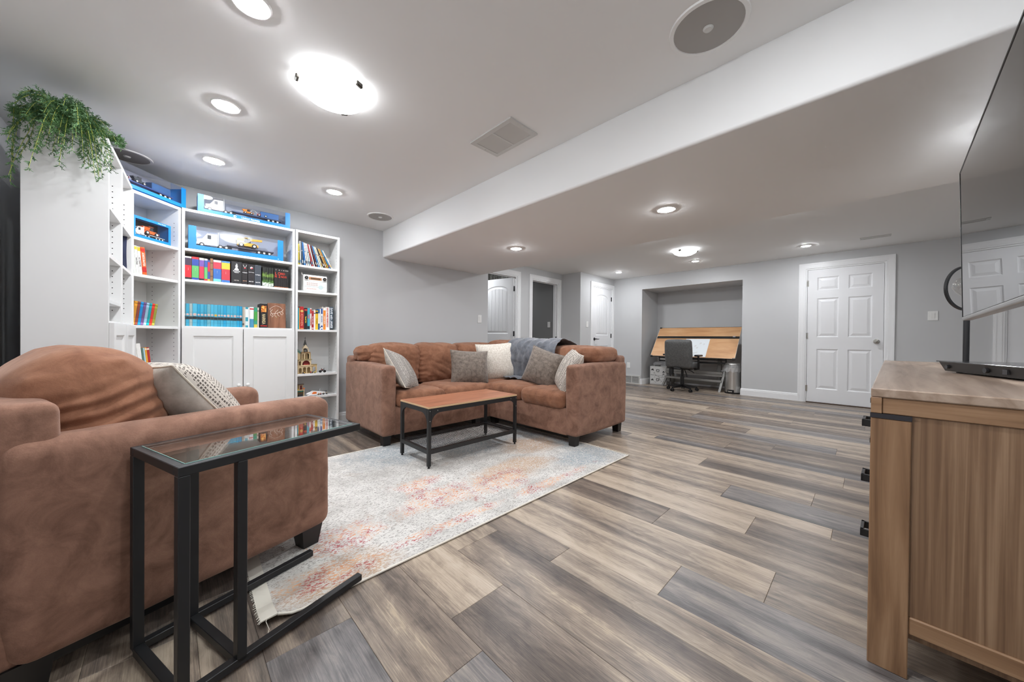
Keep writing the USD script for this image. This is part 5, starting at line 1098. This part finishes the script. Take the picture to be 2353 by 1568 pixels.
Zs = .3645
sp = thing('toy_spaceship', 'white and orange toy spacecraft on the low shelf', 'toy aircraft', (.915, 3.70, Zs))
part(sp, 'fuselage', hull([(0, .02, .018), (.012, .01, .012), (.012, .03, .012), (.03, .012, .034), (.03, .028, .034), (.055, .008, .044), (.055, .032, .044), (.09, .006, .03), (.09, .034, .03), (.17, .012, .026), (.17, .028, .026), (.17, .012, .014), (.17, .028, .014), (.09, .004, .008), (.09, .036, .008)]), col((236, 236, 236), .3), False)
part(sp, 'canopy', hull([(.028, .013, .0345), (.028, .027, .0345), (.05, .012, .043), (.05, .028, .043), (.036, .014, .0405), (.036, .026, .0405)]), col((40, 42, 48), .2), False)
part(sp, 'orange_panel', hull([(.05, .004, .014), (.085, .002, .014), (.092, .003, .03), (.07, .0045, .03)]) if 0 else hexa([(.05, .0035, .013), (.09, .0015, .013), (.09, .006, .013), (.05, .007, .013)], [(.062, .005, .032), (.09, .003, .031), (.09, .008, .031), (.062, .009, .032)]), col((226, 112, 40)), False)
part(sp, 'wing', hexa([(.005, -.012, .004), (.09, -.012, .004), (.09, .004, .008), (.03, .004, .008)], [(.01, -.011, .008), (.09, -.011, .008), (.09, .005, .012), (.03, .005, .012)]), col((236, 236, 236), .3), False)
part(sp, 'tail_boom', box(.12, .012, .024, .185, .028, .031, .002), col((54, 56, 60)), False); part(sp, 'fin', tube([(.118, .02, .03), (.126, .02, .058)], .003, 6), col((220, 220, 220)))
part(sp, 'stand', [box(.03, .01, 0, .05, .03, .012), box(.12, .01, 0, .14, .03, .012)], col((180, 180, 182)), False)
for i, (x, c, nm) in enumerate(((1.02, (176, 120, 70), 'tan'), (1.037, (150, 40, 44), 'red'), (1.062, (44, 44, 50), 'black'), (1.09, (70, 74, 80), 'grey'))):
    f = thing('toy_figure', f'tiny {nm} toy figure in front of the white spacecraft', 'toy figure', (x, 3.688, Zs)); part(f, 'legs', box(-.004, -.003, 0, .004, .003, .007), col((60, 60, 66)), False); part(f, 'torso', box(-.0045, -.003, .007, .0045, .003, .016, .001), col(c), False); part(f, 'head', cyl((0, 0, .016), (0, 0, .022), .003, n=8), col((220, 190, 140)))
sh = thing('toy_shop', 'small two storey toy brick house on the low shelf', 'toy house', (.840, 3.70, Zs))
part(sh, 'back_wall', box(0, .04, 0, .06, .048, .112), col(tan2), False); part(sh, 'side_wall', box(0, 0, 0, .005, .04, .055), col(tan), False); part(sh, 'side_wall', box(.055, 0, 0, .06, .04, .055), col(tan), False); part(sh, 'floor_slab', box(-.002, -.002, .055, .062, .04, .061), col(tan), False)
part(sh, 'upper_wall', box(.024, .03, .061, .056, .038, .108), col(tan), False); part(sh, 'doorway', box(.03, .0285, .062, .05, .031, .1), col((96, 40, 36)), False); part(sh, 'roof', box(-.002, .02, .108, .062, .048, .113), col((90, 70, 60)), False); part(sh, 'awning', hexa([(.006, .004, .044), (.054, .004, .044), (.054, .02, .044), (.006, .02, .044)], [(.006, .012, .054), (.054, .012, .054), (.054, .02, .054), (.006, .02, .054)]), col((60, 140, 130)), False); part(sh, 'counter', box(.012, .01, 0, .048, .022, .02), col((50, 46, 48)), False)
part(sh, 'ornament', T(trimesh.creation.icosphere(1, .008), (.058, .006, .072)), col((214, 110, 50)), False); part(sh, 'ornament', T(trimesh.creation.icosphere(1, .006), (.012, .012, .066)), col((220, 190, 90)), False)

# ---------------------------------------------------------------- hanging greenery
pl = thing('potted_plant', 'artificial cedar greenery trailing over the tall white bookcase side', 'plant', (-.345, 2.80, BH))
part(pl, 'pot', lathe([(0, 0), (.06, 0), (.075, .10), (.08, .105), (.07, .105), (.062, .02), (0, .02)], 28), col((214, 204, 190), .6))
part(pl, 'soil', cyl((0, 0, .07), (0, 0, .092), .066, .068, 20), col((60, 46, 36), .9))
def greenery():
    rg = np.random.default_rng(8); stems, A, Bq, R = [], [], [], []
    for i in range(120):
        az = rg.uniform(0, 2 * np.pi) if i % 4 == 0 else rg.normal(-1.57, .85)
        front = math.sin(az) < .25
        reach = rg.uniform(.10, .34) if front else rg.uniform(.05, .12); up = rg.uniform(-.03, .08); drop = rg.uniform(.08, .38) * (reach / .28) if front else rg.uniform(0, .05)
        d = np.array([math.cos(az) * .62, math.sin(az), 0]); t = np.linspace(0, 1, 12)[:, None]
        p = np.array([0, -.02, .09]) + d * (.02 + reach * t ** .8) + np.array([0, 0, 1]) * (up * np.sin(t * np.pi * .62) - drop * t ** 1.9)
        p[:, 2] = np.minimum(p[:, 2], .135); p[:, 0] = np.clip(p[:, 0], -.15, .16)
        inside = p[:, 1] > -.155
        p[:, 2] = np.where(inside, np.maximum(p[:, 2], .02), p[:, 2])
        p[:, 1] = np.where(p[:, 2] < .02, np.minimum(p[:, 1], -.165), p[:, 1])
        stems.append(tube(p, np.linspace(.0022, .0009, 12), 4))
        tt_ = np.linspace(.12, 1, 22)
        for t_ in tt_:
            u = t_ * 11; k = min(10, int(u)); base_ = p[k] + (p[k + 1] - p[k]) * (u - k); tan_ = p[k + 1] - p[k]; tan_ /= np.linalg.norm(tan_) + 1e-9
            for s in (0, 1):
                sd = np.cross(tan_, rg.normal(size=3)); sd /= np.linalg.norm(sd) + 1e-9
                dirn = tan_ * .8 + sd * .7 + np.array([0, 0, -.1]); dirn /= np.linalg.norm(dirn); l2 = rg.uniform(.02, .042) * (1.15 - .5 * t_)
                A.append(base_); Bq.append(base_ + dirn * l2); R.append(.0009)
                for m in range(7):
                    q = .12 + .13 * m; b0 = base_ + dirn * l2 * q; sd2 = np.cross(dirn, rg.normal(size=3)); sd2 /= np.linalg.norm(sd2) + 1e-9
                    A.append(b0); Bq.append(b0 + (dirn * .7 + sd2 * .7) * rg.uniform(.006, .012)); R.append(.0010)
    A, Bq, R = np.array(A), np.array(Bq), np.array(R); Bq[:, 2] = np.minimum(Bq[:, 2], .20)
    t = Bq - A; t /= np.linalg.norm(t, axis=1, keepdims=True); a = np.cross(t, [.3, .2, .93]); a /= np.linalg.norm(a, axis=1, keepdims=True) + 1e-9; b = np.cross(t, a); n = len(A); V = []
    for k in range(3): an = k * 2.094; V.append(A + R[:, None] * (math.cos(an) * a + math.sin(an) * b))
    mid = A + (Bq - A) * .55
    for k in range(3): an = k * 2.094; V.append(mid + 1.1 * R[:, None] * (math.cos(an) * a + math.sin(an) * b))
    V.append(Bq); V = np.vstack(V); i = np.arange(n); F = []
    for k in range(3):
        j = (k + 1) % 3
        F += [np.stack([i + k * n, i + j * n, i + (3 + j) * n], 1), np.stack([i + k * n, i + (3 + j) * n, i + (3 + k) * n], 1), np.stack([i + (3 + k) * n, i + (3 + j) * n, i + 6 * n], 1)]
    return join(stems), trimesh.Trimesh(V, np.vstack(F), process=False)
_st, _fo = greenery()
part(pl, 'stems', _st, col((150, 160, 70), .6), 60)
part(pl, 'foliage', _fo, noisy('cedar_green', [(.3, S(46, 78, 50)), (.5, S(78, 118, 70)), (.7, S(112, 150, 96))], nscale=18, detail=3, rough=.6), False, kind='stuff')
# ---------------------------------------------------------------- the desk niche
dt = thing('drafting_table', 'large tilted wooden drafting table in the wall niche', 'drafting table', (0, 0, 0))
b0, b1 = np.array([6.90, 0, .612]), np.array([7.36, 0, 1.172]); sl = (b1 - b0) / np.linalg.norm(b1 - b0); nb_ = np.array([-sl[2], 0, sl[0]]); LB = np.linalg.norm(b1 - b0)
BYL, BYR = 3.06, 1.60
def board(u0, u1, y0, y1, n0, n1):
    c = []
    for n in (n0, n1):
        for u, y in ((u0, y0), (u1, y0), (u1, y1), (u0, y1)): c.append(b0 + sl * u + nb_ * n + np.array([0, y, 0]))
    return hull(c)
part(dt, 'board', board(0, LB, BYR, BYL, -.02, 0), boardwood, False)
part(dt, 'edge_strip', [board(-.006, 0, BYR, BYL, -.02, .001), board(LB, LB + .006, BYR, BYL, -.02, .001)], blackm, False)
part(dt, 'side_trim', board(0, LB, BYL, BYL + .004, -.02, 0), col((226, 214, 196)), False); part(dt, 'side_trim', board(0, LB, BYR - .004, BYR, -.02, 0), col((226, 214, 196)), False)
for u, y in ((0, BYL - .015), (0, BYR + .015), (LB, BYL - .015)): part(dt, 'corner_cap', board(u - .012, u + .012, y - .02, y + .02, -.024, .006), blackp, False)
part(dt, 'straightedge', board(LB * .62, LB * .685, BYR - .002, BYL - .01, .002, .010), blackp, False)
part(dt, 'straightedge_clip', board(LB * .66, LB * .69, BYR + .06, BYR + .1, .010, .014), col((170, 170, 176)), False)
part(dt, 'tray_rail', [box(7.0, BYR + .15, .565, 7.02, BYL - .12, .585), box(7.03, BYR + .15, .50, 7.05, BYL - .12, .53), box(7.02, BYL - .14, .5, 7.04, BYL - .12, .6), box(7.02, BYR + .15, .5, 7.04, BYR + .17, .6)], blackm, False)
for y in (BYL - .25, BYR + .3):
    part(dt, 'upright', box(7.16, y - .03, .09, 7.22, y + .03, .82, .004), col((120, 120, 118), .4, .3), False)
    part(dt, 'bracket', hull([(7.15, y - .02, .75), (7.23, y - .02, .75), (7.15, y + .02, .75), (7.23, y + .02, .75)] + [tuple(b0 + sl * u + nb_ * -.021 + np.array([0, y + q, 0])) for u in (LB * .4, LB * .6) for q in (-.02, .02)]), blackm, False)
def leg(xa, ya, xb, yb): return hexa([(xa - .022, ya - .018, 0), (xa + .022, ya - .018, 0), (xa + .022, ya + .018, 0), (xa - .022, ya + .018, 0)], [(xb - .022, yb - .018, .37), (xb + .022, yb - .018, .37), (xb + .022, yb + .018, .37), (xb - .022, yb + .018, .37)])
part(dt, 'base_leg', leg(7.04, 1.86, 7.14, 1.80), silver, False); part(dt, 'base_leg', leg(7.16, 2.92, 7.2, 2.78), silver, False)
part(dt, 'base_leg', leg(7.40, 1.80, 7.25, 1.78), silver, False); part(dt, 'base_leg', leg(7.44, 2.82, 7.27, 2.76), silver, False)
def bar2(p, q, h): p, q = np.array(p), np.array(q); return hexa([p + [-.012, 0, -h], q + [-.012, 0, -h], q + [.012, 0, -h], p + [.012, 0, -h]], [p + [-.012, 0, h], q + [-.012, 0, h], q + [.012, 0, h], p + [.012, 0, h]])
for z, hh, x0, x1 in ((.33, .022, 7.19, 7.13), (.285, .017, 7.17, 7.11), (.19, .018, 7.15, 7.09)): part(dt, 'base_bar', bar2((x0 - .03, 2.86, z), (x1 - .03, 1.83, z), hh), silver, False)
part(dt, 'back_plank', box(7.45, 1.75, .06, 7.465, 2.95, .16), col((150, 148, 142)), False)
sheet = thing('drawing_sheet', 'pale sketch sheet lying on the drafting board', 'paper', (0, 0, 0))
part(sheet, 'paper', board(.015, LB * .605, 2.06, 2.48, .0004, .0016), pagew, False)
def sketch():
    rg = np.random.default_rng(3); o = []
    def W(u, y, n=.0022): return b0 + sl * u + nb_ * n + np.array([0, y, 0])
    a = np.linspace(.2, 2.9, 12); o.append(tube([W(.14 - .045 * math.sin(q), 2.29 + .075 * math.cos(q)) for q in a], .0016, 4))
    for (u, y, r) in ((.20, 2.33, .03), (.16, 2.36, .025), (.26, 2.28, .02), (.33, 2.20, .02), (.31, 2.14, .016), (.22, 2.24, .02), (.12, 2.40, .016)):
        t = np.linspace(0, 5, 9); o.append(tube([W(u + r * math.sin(q) * rg.uniform(.5, 1), y + r * math.cos(q * 1.3) * rg.uniform(.5, 1)) for q in t], .0012, 4))
    return join(o)
part(sheet, 'sketch_lines', sketch(), col((176, 150, 110), .7), False)

oc = thing('office_chair', 'grey office chair on casters in front of the drafting table', 'office chair', (6.72, 2.385, 0), 0)
part(oc, 'backrest', T(softbox(.05, .225, .25, .045, (.02, .01, .012), 10, .006, 3, 6), (-.20, 0, .68), 0, 0, -6), leather, True)
part(oc, 'seat', T(softbox(.21, .225, .05, .04, (.01, .01, .015), 10, .005, 4, 6), (.05, 0, .47)), leather, True)
part(oc, 'seat_pan', [box(-.12, -.17, .395, .2, .17, .42, .006), box(-.26, -.06, .40, -.1, .06, .43, .006)], blackp, False)
part(oc, 'lumbar_knob', cyl((-.2, .12, .30), (-.2, .12, .41), .04, n=16), blackp)
part(oc, 'gas_lift', join([cyl((0, 0, .08), (0, 0, .26), .033, n=18), cyl((0, 0, .25), (0, 0, .40), .022, n=16)]), blackp)
for s in (-1, 1):
    part(oc, 'armrest', join([tube([(.02, s * .2, .40), (.02, s * .27, .415), (.0, s * .275, .5), (-.02, s * .275, .64)], [.018, .018, .017, .016], 8), T(softbox(.11, .04, .016, .014, (0, 0, 0), 4), (-.01, s * .275, .652))]), blackp, 40)
part(oc, 'lever', [tube([(-.05, -.1, .40), (-.1, -.2, .37), (-.13, -.24, .35)], .007, 6), tube([(-.04, -.05, .40), (-.1, -.1, .33), (-.14, -.13, .28)], .008, 6)], blackp, 40)
for k in range(5):
    a = math.radians(72 * k + 160); c, s = math.cos(a), math.sin(a)
    part(oc, 'base_leg', hexa([(c * .02 - s * .02, s * .02 + c * .02, .07), (c * .02 + s * .02, s * .02 - c * .02, .07), (c * .25 + s * .014, s * .25 - c * .014, .06), (c * .25 - s * .014, s * .25 + c * .014, .06)], [(c * .02 - s * .02, s * .02 + c * .02, .12), (c * .02 + s * .02, s * .02 - c * .02, .12), (c * .25 + s * .014, s * .25 - c * .014, .08), (c * .25 - s * .014, s * .25 + c * .014, .08)]), blackp, False)
    x, y = c * .25, s * .25
    part(oc, 'caster', join([cyl((x - s * .022, y + c * .022, .028), (x - s * .008, y + c * .008, .028), .028, n=16), cyl((x + s * .008, y - c * .008, .028), (x + s * .022, y - c * .022, .028), .028, n=16), cyl((x, y, .03), (x, y, .07), .009, n=10)]), blackp)

tc = thing('trash_can', 'round stainless steel pedal bin with a plastic liner in the niche', 'trash can', (7.088, 1.668, 0), 0)
part(tc, 'body', lathe([(0, .012), (.117, .012), (.119, .02), (.119, .44), (.117, .45), (0, .45)], 48), steel, 40)
part(tc, 'base_ring', lathe([(0, 0), (.122, 0), (.122, .02), (.118, .024), (0, .024)], 40), blackp)
part(tc, 'lid', lathe([(.0, .535), (.09, .532), (.118, .522), (.122, .512), (.122, .50), (.0, .50)], 44), steel, 40)
part(tc, 'rim', lathe([(.0, .45), (.121, .45), (.121, .468), (.117, .50), (0, .50)], 40), col((170, 170, 168), .3, .6))
part(tc, 'pedal', [box(-.150, -.045, .03, -.112, .045, .042, .003), box(-.122, -.05, .018, -.110, .05, .07, .003)], blackp, False)
part(tc, 'pedal_plate', box(-.1535, -.03, .032, -.148, .03, .05, .002), steel, False)
part(tc, 'hinge_housing', box(.10, -.05, .02, .13, .05, .5, .004), blackp, False)
def liner():
    n, m = 72, 9; P = np.zeros((m, n, 3)); a = np.linspace(0, 2 * np.pi, n, endpoint=False)
    for i in range(m):
        z = .497 - .105 * i / (m - 1); fl = i / (m - 1)
        r = .124 + fl * (.012 + .022 * np.sin(a * 7 + fl * 3) ** 2 + .03 * np.maximum(0, np.cos(a - 2.3)) ** 3) * (1 - .5 * np.maximum(0, -np.sin(a)))
        P[i, :, 0], P[i, :, 1], P[i, :, 2] = r * np.cos(a), r * np.sin(a), z - .02 * fl * np.sin(a * 5) ** 2
    return trimesh.Trimesh(P.reshape(-1, 3), grid_faces(m, n, wrap=True), process=False)
part(tc, 'liner_bag', liner(), plasticbag, True)

bx = thing('storage_box', 'white storage box with black bird and branch print under the table', 'box', (7.24, 3.22, 0), -84)
part(bx, 'body', box(0, 0, 0, .33, .25, .372, .002), col((226, 226, 224), .5), False)
part(bx, 'drawer_gap', box(.004, -.0006, .186, .326, .0, .189), dark, False)
for z in (.262, .075):
    part(bx, 'handle', [tube([(.135, -.002, z + .045), (.13, -.004, z + .02), (.15, -.004, z - .002), (.18, -.004, z + .005), (.185, -.002, z + .045)], .0045, 6), tube([(.135, -.003, z + .045), (.185, -.003, z + .045)], .004, 6)], blackm, 40)
def birdp(x, z, s, k): return xz(Polygon([(0, 0), (.02, .006), (.034, -.004), (.04, .012), (.028, .018), (.034, .036), (.018, .024), (.004, .034), (.008, .016), (-.012, .010)]), -.0008, 0).apply_transform(trimesh.transformations.scale_matrix(s)).apply_translation([x, 0, z])
part(bx, 'bird_print', [birdp(.03, .285, 1.25, 0), birdp(.03, .075, 1.2, 1), birdp(.255, .25, 1.0, 0), birdp(.262, .21, .7, 0)], col((40, 38, 38)), False)
part(bx, 'branch_print', [tube([(.02, -.0004, .20), (.1, -.0004, .185), (.17, -.0004, .17), (.23, -.0004, .15), (.31, -.0004, .16)], .0018, 4), tube([(.17, -.0004, .17), (.2, -.0004, .11), (.24, -.0004, .05)], .0018, 4), tube([(.13, -.0004, .18), (.1, -.0004, .22), (.08, -.0004, .25)], .0014, 4), tube([(.23, -.0004, .15), (.26, -.0004, .19), (.25, -.0004, .23)], .0016, 4)] +
     [T(cyl((0, -.0008, 0), (0, 0, 0), .005, n=6), (x, 0, z)) for x, z in ((.085, .24), (.1, .235), (.075, .225), (.095, .05), (.115, .04), (.13, .06), (.22, .05), (.25, .09), (.29, .13), (.27, .11), (.24, .07), (.19, .09), (.2, .14), (.1, .15))], col((44, 42, 42)), False)
bg = thing('plastic_bag', 'crumpled clear plastic bag with odds and ends on the storage box', 'bag', (7.33, 3.09, .3725))
_b = trimesh.creation.icosphere(3, 1.0); v = _b.vertices; v = v * (1 + .5 * (fbm(v * 2.2 + 4, 3, 2) - .5))[:, None] * [.07, .10, .045]; v[:, 2] -= v[:, 2].min(); _b.vertices = v
part(bg, 'bag', _b, plasticbag, True); part(bg, 'contents', [T(cyl((0, -.05, .025), (0, .03, .025), .018, n=14), (0, 0, -.006)), box(.0, .02, .001, .03, .06, .03)], col((60, 56, 52)), False)
wb = thing('white_box', 'small white box on the tray rail under the drafting board', 'box', (7.045, 2.8, .53)); part(wb, 'box', box(-.03, 0, .0005, .03, .12, .045, .002), whitep, False); part(wb, 'lid', box(-.032, -.002, .0455, .032, .122, .056, .002), whitep, False)
